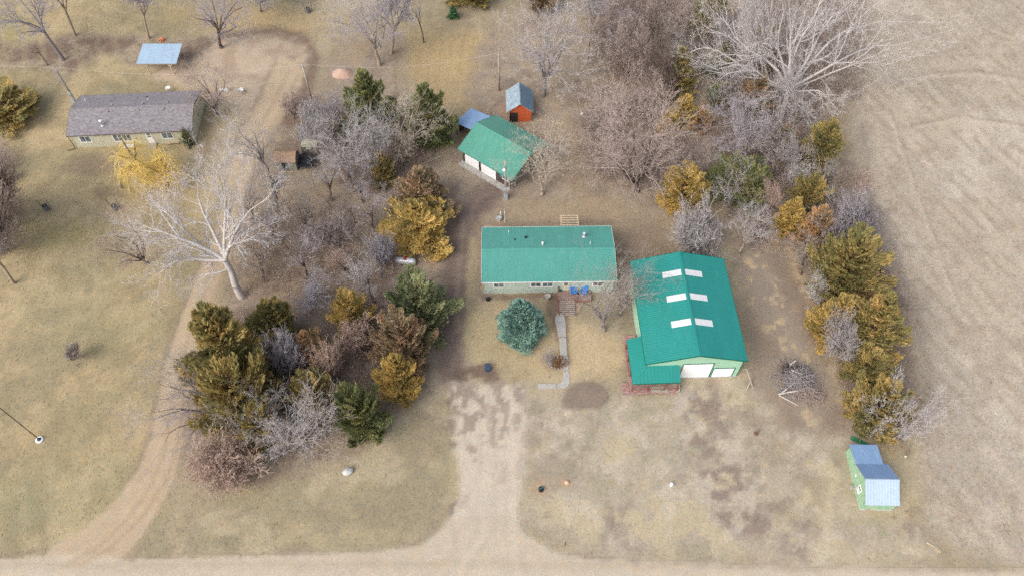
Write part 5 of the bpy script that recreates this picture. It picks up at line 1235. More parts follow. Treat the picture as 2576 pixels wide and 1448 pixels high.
# ================================================================== WILLOW
def willow():
    g = np.random.default_rng(77)
    b = at(425, 465); t = thing('willow_tree', 'yellow weeping willow with crooked trunk in front of the grey house', 'tree', b)
    path = [np.array(p, float) for p in ((0, 0, 0), (-0.3, 0.1, 1.4), (-1.0, 0.3, 2.8), (-2.2, 0.3, 3.9), (-3.3, 0.6, 4.8), (-4.2, 1.5, 5.9), (-5.0, 2.6, 7.0))]
    P0, P1, A, B = [], [], [], []
    def limb(pts, r0, r1):
        for i in range(len(pts)-1):
            P0.append(pts[i]); P1.append(pts[i+1]); A.append(r0+(r1-r0)*i/(len(pts)-1)); B.append(r0+(r1-r0)*(i+1)/(len(pts)-1))
    limb(path, 0.34, 0.1)
    limbs = [path]
    for st, ds in ((2, (0.5, 0.9, 0.6)), (2, (0.9, -0.6, 0.7)), (3, (-0.9, -0.5, 0.3)), (1, (0.8, 0.5, 0.9)), (3, (0.3, -0.9, 0.6)), (4, (-0.9, -0.3, 0.4)), (1, (1.0, -0.1, 0.8)), (4, (0.1, 0.8, 0.5)), (2, (1.0, 0.2, 0.5)), (2, (0.2, -1.0, 0.5)), (3, (-0.4, -0.9, 0.4)), (1, (0.7, -0.8, 0.9))):
        p = path[st]; d = np.array(ds); pts = [p]
        for k in range(4):
            d = nrm(d + g.normal(0, 0.22, 3) + np.array([0, 0, 0.06-0.1*k])); p = p + d*0.95; pts.append(p)
        limb(pts, 0.15, 0.04); limbs.append(pts)
    c, f = tubes(np.array(P0), np.array(P1), np.array(A), np.array(B), 6)
    put('trunk', arr_mesh('trunk', c, [f], M['bark'], smooth=True), t, color=BARKC['mid'])
    q0, q1, r = [], [], []
    for pts in limbs:
        for k in range(120 if pts is not path else 200):
            i = g.integers(1 if pts is not path else 2, len(pts)-1) if len(pts) > 2 else 0
            p = pts[i] + (pts[i+1]-pts[i])*g.uniform() + g.normal(0, 0.25, 3)
            d = nrm(np.array([g.normal(0, 0.8), g.normal(0, 0.8), g.uniform(-0.2, 0.7)])); n = 7; L = g.uniform(2.4, 5.2)/n
            for s in range(n):
                d = nrm(d + np.array([0, 0, -0.42]) + g.normal(0, 0.08, 3)); p2 = p + d*L
                if p2[2] < 0.15: break
                q0.append(p); q1.append(p2); r.append(0.018*(1-0.08*s)); p = p2
    r = np.array(r); c, f = ribbons(np.array(q0), np.array(q1), r, r*0.9, g)
    wm = plant('willow_withes', [(0.1, lin(200, 174, 100, 1.25)), (0.5, lin(220, 196, 118, 1.25)), (0.9, lin(234, 214, 146, 1.25))])
    put('crown', arr_mesh('crown', c, [f], wm, np.repeat(g.uniform(0, 1, len(r)), 4)), t)
willow()

# ================================================================== SMALLER THINGS
def one(name, label, cat, loc, rz=0, group=None): return thing(name, label, cat, loc, rz, group)
# utility poles and lines
def pole(base, h, label, arm=True, box=False, lamp=False, lean=0.0):
    b = at(*base); t = one('utility_pole', label, 'pole', b, 0, 'utility poles')
    MB().tube((0, 0, 0), (lean, 0, h), 0.16, 0.11, 10).build('shaft', M['wood_grey'], t, True)
    MB().tube((lean, 0, h+0.002), (lean, 0, h+0.12), 0.06, 0.03, 8).build('insulator', M['galv'], t)
    if arm: MB().beam((lean-0.5, 0, h-0.35), (lean+0.5, 0, h-0.35), 0.09, 0.1).build('bracket', M['wood_grey'], t)
    if box:
        bx = BX('meter_box', M['galv'], t, -0.22, -0.42, 1.1, 0.22, -0.13, 2.2); BX('cover', M['found'], bx, -0.15, -0.45, 1.25, 0.15, -0.422, 1.8)
        MB().tube((0.0, -0.22, 2.2), (0.0, -0.18, h-0.6), 0.05).build('conduit', M['galv'], t); BX('cabinet', M['galv'], t, -0.3, -0.6, 0, 0.3, -0.2, 0.9)
    if lamp:
        MB().beam((0, 0, h-1.0), (-0.15, -0.75, h-0.75), 0.06).build('lamp_arm', M['galv'], t); MB().lathe([(0.08, 0.28), (0.2, 0.16), (0.24, 0)], (-0.15, -0.8, h-1.0)).build('lamp_head', M['white'], t)
    return Vector((b.x+lean, b.y, h))
p1 = pole((190, 256), 7.0, 'utility pole standing at the left back corner of the grey house', box=True)
p2 = pole((785, 252), 7.3, 'utility pole beside the turning place left of the pink gravel heap')
p3 = pole((1256, 228), 7.6, 'utility pole standing left of the orange shed')
p4 = pole((1272, 496), 7.6, 'utility pole with yard lamp and meter cabinet in front of the garage', arm=False, box=True, lamp=True)
p0 = Vector((-118, 101, 7.5))
M['wire'] = surf('twisted_cable', lin(220, 214, 208, .9), 0.5, 0.3, 2.0)
M['wire_dark'] = surf('dark_cable', (0.05, 0.05, 0.05), 0.5, 0.3, 2.0)
def wire(a, b, sag, label, r=0.011, m=None):
    mb = MB(); n = 16; pr_ = None
    for i in range(n+1):
        u = i/n; p = a.lerp(b, u); p.z -= sag*4*u*(1-u)
        if pr_ is not None: mb.tube(pr_, p, r, n=4)
        pr_ = p.copy()
    tag(mb.build('overhead_wire', m or M['wire']), label, 'wire', 'overhead wires')
wire(p0, p1, 1.0, 'overhead wire running left from the pole at the grey house')
wire(p1, p2, 1.7, 'overhead wire from the grey house pole across the turning place')
wire(p2, p3, 1.6, 'overhead wire across the golden grass to the pole left of the orange shed')
wire(p3, p4, 0.7, 'dark overhead wire crossing above the garage roof', 0.018, M['wire_dark'])
fp = one('lamp_pole', 'tall thin dark pole with white ringed base on the west lawn', 'pole', at(100, 1105))
MB().tube((0, 0, 0.05), (0, 0, 9.0), 0.06, 0.045, 8).build('shaft', surf('dark_pole', lin(84, 72, 66, .8), 0.6), fp)
MB().lathe([(0.2, 0.0), (0.2, 0.1), (0.34, 0.16), (0.46, 0.1), (0.46, 0.0)], (0, 0, 0)).build('base_ring', M['white'], fp, True); MB().lathe([(0.22, 0), (0.22, 0.2), (0.1, 0.28)], (0, 0, 0.02)).build('collar', surf('navy_cap', (0.03, 0.04, 0.08), 0.4), fp)
# propane tank
pt_ = one('propane_tank', 'silver propane tank with red dome cap among bushes', 'tank', at(1021, 664), R(-8))
pr_f = [(0.02, -1.5), (0.22, -1.46), (0.38, -1.36), (0.48, -1.2), (0.5, -1.05), (0.5, 1.05), (0.48, 1.2), (0.38, 1.36), (0.22, 1.46), (0.02, 1.5)]
MB().lathe(pr_f, (0, 0, 0.72), 20, 'x').build('shell', surf('silver_paint', lin(206, 208, 214, .9), 0.35, 0.1, 2, metal=0.2), pt_, True)
MB().lathe([(0.24, 0), (0.24, 0.16), (0.16, 0.28), (0.04, 0.31)], (0.0, 0.0, 1.2)).build('dome_cap', surf('red_cap', lin(170, 62, 48, .9), 0.5), pt_, True)
for x in (-0.9, 0.9): MB().beam((x, -0.35, 0.12), (x, 0.35, 0.12), 0.2, 0.24).build('foot', M['found'], pt_)
# blue deck chairs
blue = surf('blue_plastic', lin(10, 132, 214, .9), 0.45, 0.06)
def chair(loc, rz, label):
    t = one('adirondack_chair', label, 'chair', loc, rz, 'blue deck chairs')
    for i in range(5): MB().beam((-0.3, -0.32+i*0.13, 0.40-i*0.03), (0.3, -0.32+i*0.13, 0.40-i*0.03), 0.11, 0.03).build('seat_slat', blue, t)
    for i in range(5):
        x = (i-2)*0.125; hh = 1.02 - 0.05*abs(i-2)
        MB().beam((x, 0.28, 0.30), (x*1.15, 0.62, hh), 0.115, 0.03, (0, 1, 0)).build('back_slat', blue, t)
    for s in (-1, 1):
        MB().beam((s*0.37, -0.4, 0.58), (s*0.37, 0.42, 0.58), 0.15, 0.03).build('armrest', blue, t)
        MB().beam((s*0.33, -0.34, 0), (s*0.33, -0.34, 0.56), 0.09, 0.06).build('leg', blue, t); MB().beam((s*0.30, 0.7, 0.0), (s*0.30, -0.3, 0.38), 0.05, 0.1).build('leg', blue, t)
cz = 0.562
chair(at(1442, 736, cz), R(8), 'bright blue adirondack chair on the deck next to the steps'); chair(at(1468, 736, cz), R(-28), 'bright blue adirondack chair turned on the deck at its right end')
tb = one('side_table', 'small dark round table between the two blue chairs', 'table', at(1455, 738, cz))
MB().lathe([(0.24, 0.42), (0.24, 0.46)]).build('table_top', M['black'], tb); MB().tube((0, 0, 0.02), (0, 0, 0.42), 0.04).build('leg', M['black'], tb); MB().lathe([(0.18, 0), (0.18, 0.03)]).build('base', M['black'], tb)
pl = one('planter', 'teal plant pot on the left of the deck by the door', 'pot', at(1408, 731, cz)); MB().lathe([(0.14, 0), (0.22, 0.32), (0.24, 0.34), (0.2, 0.34), (0.18, 0.3), (0.0, 0.28)], closed=False).build('pot', surf('teal_glaze', lin(44, 120, 124, .8), 0.3), pl, True)
MB().lathe([(0.18, 0.285), (0.02, 0.30)], closed=False).build('soil', M['dark'], pl)
# bird bath, dark basket, grey lump by the front beds
bb_ = one('bird_bath', 'pale concrete bird bath in front of the house between spruce and deck', 'bird bath', at(1377, 752)); MB().lathe([(0.2, 0), (0.1, 0.15), (0.09, 0.6), (0.16, 0.68)]).build('pedestal', M['concrete'], bb_, True); MB().lathe([(0.1, 0.685), (0.36, 0.74), (0.42, 0.82), (0.38, 0.82), (0.3, 0.76), (0.02, 0.74)], closed=False).build('basin', M['concrete'], bb_, True)
bk_ = one('basket', 'dark plastic tub lying by the front left corner of the green-roofed house', 'tub', at(1228, 758)); MB().lathe([(0.22, 0), (0.3, 0.3), (0.33, 0.3), (0.27, 0.03), (0.02, 0.03)], (0, 0, 0), 14, 'y', False).build('shell', M['black'], bk_, True); MB().lathe([(0.335, 0.3), (0.335, 0.34), (0.3, 0.34)], (0, 0, 0), 14, 'y', False).build('rim', surf('grey_rim', lin(110, 112, 116, .8), .5), bk_)
for o in bk_.children: o.location = (0, 0, 0.33)
# wheeled bins
def bin_cart(loc, rz, label, c):
    t = one('trash_cart', label, 'trash can', loc, rz, 'wheeled trash carts'); m = surf('cart_plastic', c, 0.5, 0.12)
    MB().add([(-.26, -.3, .08), (.26, -.3, .08), (.26, .22, .08), (-.26, .22, .08), (-.32, -.38, 1.0), (.32, -.38, 1.0), (.32, .32, 1.0), (-.32, .32, 1.0)], [(3,2,1,0),(4,5,6,7),(0,1,5,4),(1,2,6,5),(2,3,7,6),(3,0,4,7)]).build('body', m, t)
    lid = MB().add([(-.35, -.42, 1.003), (.35, -.42, 1.003), (.35, .36, 1.003), (-.35, .36, 1.003), (-.28, -.34, 1.1), (.28, -.34, 1.1), (.28, .26, 1.13), (-.28, .26, 1.13)], [(3,2,1,0),(4,5,6,7),(0,1,5,4),(1,2,6,5),(2,3,7,6),(3,0,4,7)]).build('lid', m, t)
    MB().beam((-.26, .4, 1.02), (.26, .4, 1.02), 0.05).build('handle', m, t)
    for s in (-1, 1): MB().lathe([(0.02, -.03), (.13, -.03), (.13, .03), (0.02, .03)], (s*.3, .26, .13), 14, 'x').build('wheel', M['black'], t)
bin_cart(at(1227, 930), R(4), 'blue grey wheeled trash cart on the lawn edge above the driveway', lin(66, 84, 112, .8))
bin_cart(at(691, 475), R(20), 'dark grey wheeled trash cart below the brown garden shed', lin(62, 66, 74, .8))
# concrete front path: separate slabs
cpath = one('front_path', 'pale cracked concrete path curving from the deck steps to the lawn', 'path', at(1430, 860))
def slab(pts, z=0.07):
    c0 = cpath.location; q = [at(x, y) - c0 for x, y in pts]
    MB().prism([(p.x, p.y, 0.0) for p in q], (0, 0, z)).build('slab', M['concrete'], cpath)
slab([(1397, 796), (1402, 790), (1412, 788), (1418, 793), (1423, 808), (1424, 846), (1404, 847), (1400, 825), (1396, 806)])
slab([(1406, 849), (1424, 848), (1426, 872), (1427, 893), (1410, 895), (1407, 870)])
slab([(1410, 897), (1425, 895), (1429, 905), (1430, 938), (1414, 940), (1411, 918)] if False else [(1412, 897), (1427, 895), (1430, 906), (1430, 930), (1416, 932), (1413, 914)])
# (bend and lower leg of the path)
slab([(1417, 934), (1430, 932), (1433, 946), (1433, 962), (1428, 972), (1418, 975), (1402, 975), (1402, 966), (1410, 963), (1416, 955)])
slab([(1354, 964), (1400, 966), (1400, 976), (1356, 977), (1353, 972)])
# flower bed ring
fb = one('flower_bed', 'round flower bed with dry rust stems inside the bend of the concrete path', 'flower bed', at(1404, 912))
for i in range(16):
    a = 2*math.pi*i/16; MB().lathe([(0.04, 0), (0.17, 0.05), (0.16, 0.15), (0.05, 0.2)], (1.15*math.cos(a), 0.85*math.sin(a), 0), 7).build('stone', M['found'], fb, True)
gg = np.random.default_rng(3); n_ = 420; a_ = gg.uniform(0, 6.28, n_); r_ = np.sqrt(gg.uniform(0, 1, n_))
q0 = np.stack([np.cos(a_)*r_*1.25, np.sin(a_)*r_*0.9, 0*a_], -1); q1 = q0 + gg.normal(0, 0.16, (n_, 3))*[1, 1, 0] + np.stack([0*a_, 0*a_, gg.uniform(0.15, 0.5, n_)], -1)
c_, f_ = ribbons(q0, q1, np.full(n_, 0.025), np.full(n_, 0.015), gg)
put('dry_stems', arr_mesh('dry_stems', c_, [f_], plant('dry_stems', [(0.1, lin(140, 100, 70, .85)), (0.9, lin(200, 160, 116, .85))]), np.repeat(gg.uniform(0, 1, n_), 4)), fb)
# boulder
def rock(name, label, loc, s, c, cat='rock', seed=1):
    g = random.Random(seed); t = MB(); n, m_ = 12, 7; vs = []
    for j in range(m_):
        ph = math.pi*(j/(m_-1)-0.5)
        for i in range(n):
            th = 2*math.pi*i/n; k = 1+g.uniform(-.12, .12); vs.append((s[0]*math.cos(ph)*math.cos(th)*k, s[1]*math.cos(ph)*math.sin(th)*k, s[2]*0.6+s[2]*math.sin(ph)*k))
    t.add(vs, [(j*n+i, j*n+(i+1) % n, (j+1)*n+(i+1) % n, (j+1)*n+i) for j in range(m_-1) for i in range(n)])
    o = t.build(name, surf(name+'_stone', c, 0.85, 0.15, 2.5, bump=0.4), smooth=True); o.location = loc; o.rotation_euler = (0, 0, R(30)); return tag(o, label, cat)
rock('boulder', 'pale grey boulder alone on the front lawn left of the driveway', at(876, 1187), (0.68, 0.46, 0.42), lin(206, 206, 202, .85))
rock('rock', 'small pinkish stone in the grass right of the driveway', at(1426, 1213), (0.3, 0.28, 0.2), lin(226, 186, 158, .85), seed=4)
rock('rock', 'pale stone at the right foot of the grey house', at(508, 367), (0.3, 0.22, 0.2), lin(206, 198, 190, .85), seed=5)
# heap of pinkish gravel
gh_ = MB(); g_ = random.Random(8); prof = [(1.55, 0.0), (1.35, 0.22), (0.95, 0.55), (0.5, 0.85), (0.15, 0.98)]
for j, (r, z) in enumerate(prof):
    for i in range(22):
        a = 2*math.pi*i/22; k = 1+g_.uniform(-.07, .07); gh_.v.append((r*1.18*math.cos(a)*k, r*0.95*math.sin(a)*k, z*(1+g_.uniform(-.06, .06)) if j else 0))
for j in range(4):
    for i in range(22): gh_.f.append((j*22+i, j*22+(i+1) % 22, (j+1)*22+(i+1) % 22, (j+1)*22+i))
gh_.f.append(tuple(range(88, 110)))
o = gh_.build('gravel_heap', surf('pink_gravel', lin(204, 172, 152, .85), 0.95, 0.15, 3, c2=lin(182, 148, 128, .85), bump=0.8, bscale=9), smooth=True); o.location = at(862, 186); tag(o, 'heap of pinkish gravel near the utility pole and tiny fir', 'gravel heap')
# brush pile
bp_ = thing('brush_pile', 'heap of cut grey branches on the worn ground right of the teal barn', 'brush pile', at(2008, 968), scale=(1.35, 1.35, 1.2))
g_ = np.random.default_rng(12)
def sticks(n, cx, cy, sx, sy, hz_, L, r, m, cc, name):
    c = np.stack([g_.normal(cx, sx, n), g_.normal(cy, sy, n), 0*np.arange(n)], -1); k = np.clip(1-((c[:, 0]-cx)/(2.2*sx))**2-((c[:, 1]-cy)/(2.2*sy))**2, 0, 1)
    c[:, 2] = 0.05+hz_*k*g_.uniform(0, 1, n); d = nrm(np.stack([g_.normal(0, 1, n), g_.normal(0, 1, n), g_.normal(0, 0.25, n)], -1)); l = L*g_.uniform(0.4, 1.2, n)[:, None]
    a, b = c-d*l/2, c+d*l/2; a[:, 2] = np.maximum(a[:, 2], 0.02); b[:, 2] = np.maximum(b[:, 2], 0.02); co, f = tubes(a, b, np.full(n, r)*g_.uniform(.6, 1.3, n), np.full(n, r*0.5), 4)
    put(name, arr_mesh(name, co, [f], m), bp_, color=cc)
sticks(520, 0.0, 0.4, 0.85, 0.8, 1.1, 1.5, 0.03, M['twig'], lin(164, 156, 154, .85), 'branches'); sticks(300, 0.7, -0.9, 0.75, 0.6, 0.8, 0.9, 0.03, M['twig'], lin(176, 156, 146, .85), 'twigs')
sticks(120, -0.3, 1.3, 0.6, 0.5, 0.6, 1.2, 0.03, M['twig'], lin(104, 88, 84, .85), 'dark_branches')
for p, q, r in (((-2.1, -1.0, .15), (0.6, -0.6, .5), .07), ((-2.0, -1.05, .1), (-.4, .1, .6), .07), ((-2.0, -1.1, .1), (-.5, -2.1, .1), .05), ((-.5, 1.3, .6), (.2, .7, .9), .1), ((-.5, 1.9, .5), (.1, 2.3, .6), .07)):
    MB().tube(p, q, r, r*0.7, 7).build('log', surf('bleached_log', lin(214, 204, 194, .85), 0.85, 0.15), bp_)
# fallen log and sticks
lg = one('fallen_log', 'pale fallen log lying among saplings in the clearing', 'log', at(757, 560)); MB().tube((-0.5, 1.9, 0.12), (0.1, 0.2, 0.12), 0.1, 0.13, 8).build('stem', surf('bare_log', lin(196, 174, 150, .85), 0.85, 0.2), lg); MB().tube((0.1, 0.2, 0.12), (0.55, -1.2, 0.12), 0.13, 0.12, 8).build('stem', surf('bare_log2', lin(186, 164, 140, .85), 0.85, 0.2), lg)
# trampoline
tp = one('trampoline', 'round black trampoline with net poles right of the brown garden shed', 'trampoline', at(775, 412))
MB().lathe([(1.5, 0.78), (1.62, 0.78), (1.62, 0.84), (1.5, 0.84)], n=28, closed=False).build('frame', surf('dark_pad', (0.03, 0.035, 0.05), 0.5), tp, True); MB().lathe([(1.51, 0.80), (0.01, 0.79)], n=28, closed=False).build('mat', M['black'], tp)
for i in range(6):
    a = 2*math.pi*i/6; c, s = 1.6*math.cos(a), 1.6*math.sin(a); MB().tube((c, s, 0), (c, s, 0.78), 0.03).build('leg', M['galv'], tp); MB().tube((c*1.03, s*1.03, 0.6), (c*1.03, s*1.03, 2.4), 0.035).build('net_pole', M['black'], tp)
MB().lathe([(1.66, 2.38), (1.66, 2.42)], n=28, closed=False).build('top_ring', M['black'], tp)
# garden tractor
tc_ = one('garden_tractor', 'small blue and white garden tractor on the grass left of the green cedar', 'tractor', at(901, 236), R(8))
bl2 = surf('faded_blue', lin(92, 140, 192, .85), 0.5, 0.12)
MB().add([(-.28, -1.2, .45), (.28, -1.2, .45), (.36, -.1, .45), (-.36, -.1, .45), (-.22, -1.12, .85), (.22, -1.12, .85), (.3, -.1, .98), (-.3, -.1, .98)], [(3,2,1,0),(4,5,6,7),(0,1,5,4),(1,2,6,5),(2,3,7,6),(3,0,4,7)]).build('hood', bl2, tc_)
MB().box(-.5, -.1, .4, .5, 1.0, .55).build('chassis', bl2, tc_); MB().box(-.3, .45, .58, .3, .95, .7).box(-.3, .9, .7, .3, 1.0, 1.15).build('seat', M['white'], tc_)
MB().box(-.62, .4, .62, -.36, 1.1, .76).build('fender', M['white'], tc_); MB().box(.36, .4, .62, .62, 1.1, .76).build('fender', M['white'], tc_)
for s in (-1, 1):
    MB().lathe([(.05, -.11), (.36, -.11), (.36, .11), (.05, .11)], (s*.5, .75, .36), 16, 'x').build('rear_wheel', M['black'], tc_); MB().lathe([(.04, -.08), (.22, -.08), (.22, .08), (.04, .08)], (s*.42, -.85, .22), 14, 'x').build('front_wheel', M['black'], tc_)
MB().tube((0, -.1, .95), (0, .12, 1.12), .025).build('steering_column', M['black'], tc_); MB().lathe([(.2, 1.12), (.2, 1.15)], (0, .14, 0)).build('steering_wheel', M['black'], tc_); BX('headlight', M['white'], tc_, -.16, -1.21, .62, .16, -1.2, .74)
# white drums and trough by the grey house
for i, x in enumerate((560, 567, 574)):
    o = one('drum', ('white drum, left one of three by the turning place', 'white drum, middle one of three by the turning place', 'white drum, right one of three by the turning place')[i], 'drum', at(x, 230), 0, 'white drums')
    MB().lathe([(.26, 0), (.28, .3), (.26, .32), (.28, .34), (.28, .62), (.24, .66)]).build('shell', M['white'], o, True); MB().lathe([(.2, .662), (.2, .69)]).build('lid', M['found'], o)
o = one('wheelbarrow', 'white wheelbarrow tipped at the corner of the turning place', 'wheelbarrow', at(607, 233), R(35))
MB().add([(-.3, -.4, .3), (.3, -.4, .3), (.25, .3, .25), (-.25, .3, .25), (-.42, -.55, .6), (.42, -.55, .6), (.38, .45, .62), (-.38, .45, .62)], [(3,2,1,0),(0,1,5,4),(1,2,6,5),(2,3,7,6),(3,0,4,7)]).build('tray', M['white'], o)
MB().lathe([(.03, -.05), (.2, -.05), (.2, .05), (.03, .05)], (0, .55, .2), 12, 'x').build('wheel', M['black'], o)
for s in (-1, 1): MB().beam((s*.28, -1.0, .5), (s*.1, .5, .2), .05).build('handle', M['wood_tan'], o)
# tyre planter stand, bird feeder
o = one('bird_bath', 'white ringed bird bath in front of the carport posts', 'bird bath', at(427, 232)); MB().lathe([(.25, 0), (.08, .12), (.07, .75), (.12, .8)]).build('pedestal', M['galv'], o); MB().lathe([(.1, .805), (.38, .86), (.42, .95), (.34, .95), (.28, .88), (.02, .87)], closed=False).build('basin', M['white'], o, True)
o = one('well_cover', 'grey capped post standing on bare soil left of the willow', 'post', at(306, 474)); MB().lathe([(.3, 0), (.28, .75)]).build('casing', M['wood_grey'], o); MB().lathe([(.36, .753), (.36, .85), (.12, .98)]).build('cap', M['found'], o)
# woodpile
o = one('woodpile', 'little pile of orange split logs behind the carport', 'woodpile', at(404, 104)); g2 = random.Random(2)
for i in range(14): MB().tube((g2.uniform(-.7, .3), g2.uniform(-.4, .4), .1+.14*(i % 3)), (g2.uniform(.0, .8), g2.uniform(-.4, .4), .1+.14*(i % 3)), .09, n=7).build('log', surf('split_log%d' % i, lin(g2.choice((206, 190, 216)), g2.choice((140, 120, 160)), 90, .85), .85), o)
# fenced saplings on the lawns
for i, (x, y, lb) in enumerate(((120, 528, 'young tree guard with two stakes, the left one on the upper west lawn'), (293, 527, 'young tree guard with two stakes, the right one near the willow'), (777, 32, 'young tree guard with stakes at the top edge of the lawn'))):
    o = one('tree_guard', lb, 'tree guard', at(x, y), 0, 'young tree guards')
    MB().lathe([(.36, 0.0), (.36, 1.0)], n=14, closed=False).build('mesh_cage', surf('cage_wire', lin(120, 122, 126, .7), .6), o)
    MB().tube((0, 0, 0), (0, 0, 1.0), .06, .04, 8).build('trunk_wrap', M['white'], o)
    for s in (-1, 1): MB().tube((s*.55, .1, 0), (s*.75, .1, 2.1), .04).build('stake', M['dark_wall'], o)
# small yard things east of the driveway
o = one('tree_guard', 'low dark flower pot stand right of the driveway mouth', 'pot', at(1361, 1231)); MB().lathe([(.3, 0), (.24, .3), (.3, .34)]).build('tub', M['black'], o, True); MB().beam((-.2, 0, .42), (.25, .1, .42), .07).build('bar', surf('teal_bar', lin(70, 140, 140, .8), .5), o)
o.name = 'flower_pot'
o = one('vent_stack', 'small white vent cap in the grass below the barn porch', 'vent', at(1688, 1220)); MB().lathe([(.16, 0), (.15, .45)]).build('casing', M['white'], o); MB().lathe([(.2, .452), (.2, .55), (.06, .62)]).build('cap', M['door_white'], o, True)
o = one('marker_stake', 'thin dark stake by the road at the right of the driveway', 'stake', at(1421, 1371)); MB().beam((0, 0, 0), (0, 0, 1.35), .06).build('stake', M['dark_wall'], o); MB().beam((-.05, 0, 1.36), (.05, 0, 1.36), .08, .05).build('cap', M['black'], o)
o = one('stump', 'small split stump with yellow chips right of the muddy patch', 'stump', at(1902, 1090)); MB().lathe([(.3, 0), (.22, .12), (.2, .3)], n=10).build('stump', surf('stump_bark', lin(120, 92, 74, .85), .9), o); MB().beam((.05, 0, .3), (.35, .25, .7), .1).build('splinter', M['dark_wall'], o)
o = one('white_plank', 'orange edged white board lying in the field corner grass', 'board', at(2352, 1376), R(-35)); MB().box(-.95, -.09, .02, .0, .09, .06).build('board', M['wood_tan'], o); MB().beam((.05, -.1, .05), (.65, -.28, .05), .07, .05).build('frame', M['wood_tan'], o); MB().beam((.05, .12, .05), (.65, -.06, .05), .07, .05).build('frame', M['wood_tan'], o)
o = one('jug', 'tiny pale plastic jug in the stubble right of the green shed', 'jug', at(2277, 1148)); MB().lathe([(.12, 0), (.13, .2), (.05, .28), (.05, .34)]).build('body', M['white'], o, True); MB().lathe([(.055, .342), (.055, .38)]).build('cap', surf('teal_cap', lin(80, 160, 150, .8), .5), o)
o = one('concrete_block', 'grey block beside the left wall of the small green shed', 'block', at(2144, 1226), R(5)); MB().box(-.22, -.2, 0, .22, .2, .32).build('block', M['concrete'], o); MB().box(-.16, -.14, .322, .16, .14, .34).build('top', M['found'], o)
# septic or well housing behind the house
o = one('well_house', 'grey round well housing with white pipe behind the green-roofed house', 'well', at(1256, 552)); MB().lathe([(.42, 0), (.42, .4), (.36, .45)]).build('tile', M['concrete'], o); MB().lathe([(.3, .452), (.3, .55), (.1, .6)], (.16, .06, 0)).build('cap', M['galv'], o, True); MB().lathe([(.3, 0), (.3, .28)], (-.35, .15, 0)).build('side_tile', M['found'], o); MB().tube((.2, .6, 0), (.2, .6, 1.0), .07).build('vent_pipe', M['white'], o)
o = one('standpipe', 'thin white pole between the well housing and the yard lamp pole', 'pole', at(1270, 560)); MB().tube((0, 0, 0), (0, 0, 2.7), .04).build('pipe', M['white'], o); MB().tube((0, 0, 2.702), (0, 0, 2.8), .06).build('cap', M['galv'], o)
# bird house on pole, old frame in the brambles
o = one('bird_house', 'white bird house on a pole in the reddish brambles', 'bird house', at(1459, 322)); MB().tube((0, 0, 0), (0, 0, 3.0), .06).build('pole', M['wood_tan'], o); h_ = MB().box(-.2, -.2, 3.002, .2, .2, 3.4).build('house', M['white'], o); MB().prism([(-.26, -.25, 3.402), (.26, -.25, 3.402), (0, -.25, 3.6)], (0, .5, 0)).build('roof', M['found'], h_)
o = one('clothes_frame', 'old grey wooden frame standing in the reddish brambles', 'frame', at(1507, 318)); 
for x in (-1.1, .3, 1.0): MB().beam((x, 0, 0), (x, 0, 1.7), .09).build('post', M['wood_grey'], o)
for z in (1.74, 1.2): MB().beam((-1.2, 0, z), (1.1, 0, z), .09, .08).build('rail', M['wood_grey'], o)
# white frame by the brown shed
o = one('swing_frame', 'white pipe frame with a pale diamond board in front of the brown garden shed', 'frame', at(722, 430)); 
for x in (-1.05, 1.05): MB().beam((x, .5, 0), (x-.1, .5, 1.2), .06).build('post', M['white'], o)
MB().beam((-1.1, .5, .7), (1.1, .5, .7), .07).build('rail', M['white'], o); MB().beam((-1.1, -.25, .08), (1.0, -.25, .08), .08).build('rail', M['wood_tan'], o)
MB().prism([(-.25, .4, .9), (-.02, .4, .15), (.22, .4, .9), (-.02, .4, 1.75)], (0, .06, 0)).build('board', surf('pale_board', lin(200, 212, 208, .85), .5), o)
# junk by the old shed, benches by the grey house, white row markers
o = one('tarp_pile', 'pale blue tarpaulin over a heap behind the old grey shed', 'tarp', at(790, 298)); MB().lathe([(1.0, 0), (.9, .35), (.55, .62), (.15, .7)], n=11).build('tarp', surf('pale_tarp', lin(178, 194, 202, .85), .6, .15, 2, c2=lin(120, 130, 140, .8)), o, True); MB().lathe([(.5, 0), (.5, .45), (.42, .7), (.1, .75)], (1.25, .1, 0), 12).build('barrel', surf('grey_green_tub', lin(120, 136, 134, .8), .5), o, True)
for i, (x, y, lb) in enumerate(((330, 372, 'white slatted bench under the willow at the grey house wall'), (438, 362, 'pale slatted bench right of the willow at the grey house wall'))):
    o = one('bench', lb, 'bench', at(x, y), R(4), 'benches by the grey house')
    for k in range(4): MB().beam((-.9, -.3+k*.17, .45), (.9, -.3+k*.17, .45), .12, .04).build('slat', M['white' if i == 0 else 'wood_tan'], o)
    for s in (-1, 1):
        for e in (-.25, .15): MB().beam((s*.75, e, 0), (s*.75, e, .43), .08).build('leg', M['white' if i == 0 else 'wood_tan'], o)
for i in range(6):
    x = (1256, 1270, 1290, 1308, 1322, 1262)[i]; y = (75, 76, 76, 76, 75, 66)[i]
    o = MB().box(-.26, -.08, 0, .26, .08, .12).box(-.22, -.06, .122, .22, .06, .14).build('edging_block', M['concrete']); o.location = at(x, y); o.rotation_euler = (0, 0, R((0, 4, -3, 6, 0, 20)[i])); tag(o, ('leftmost pale edging block of the row at the top', 'second pale edging block of the row at the top', 'third pale edging block of the row at the top', 'fourth pale edging block of the row at the top', 'rightmost pale edging block of the row at the top', 'turned pale edging block just behind the row at the top')[i], 'block', 'pale edging blocks')

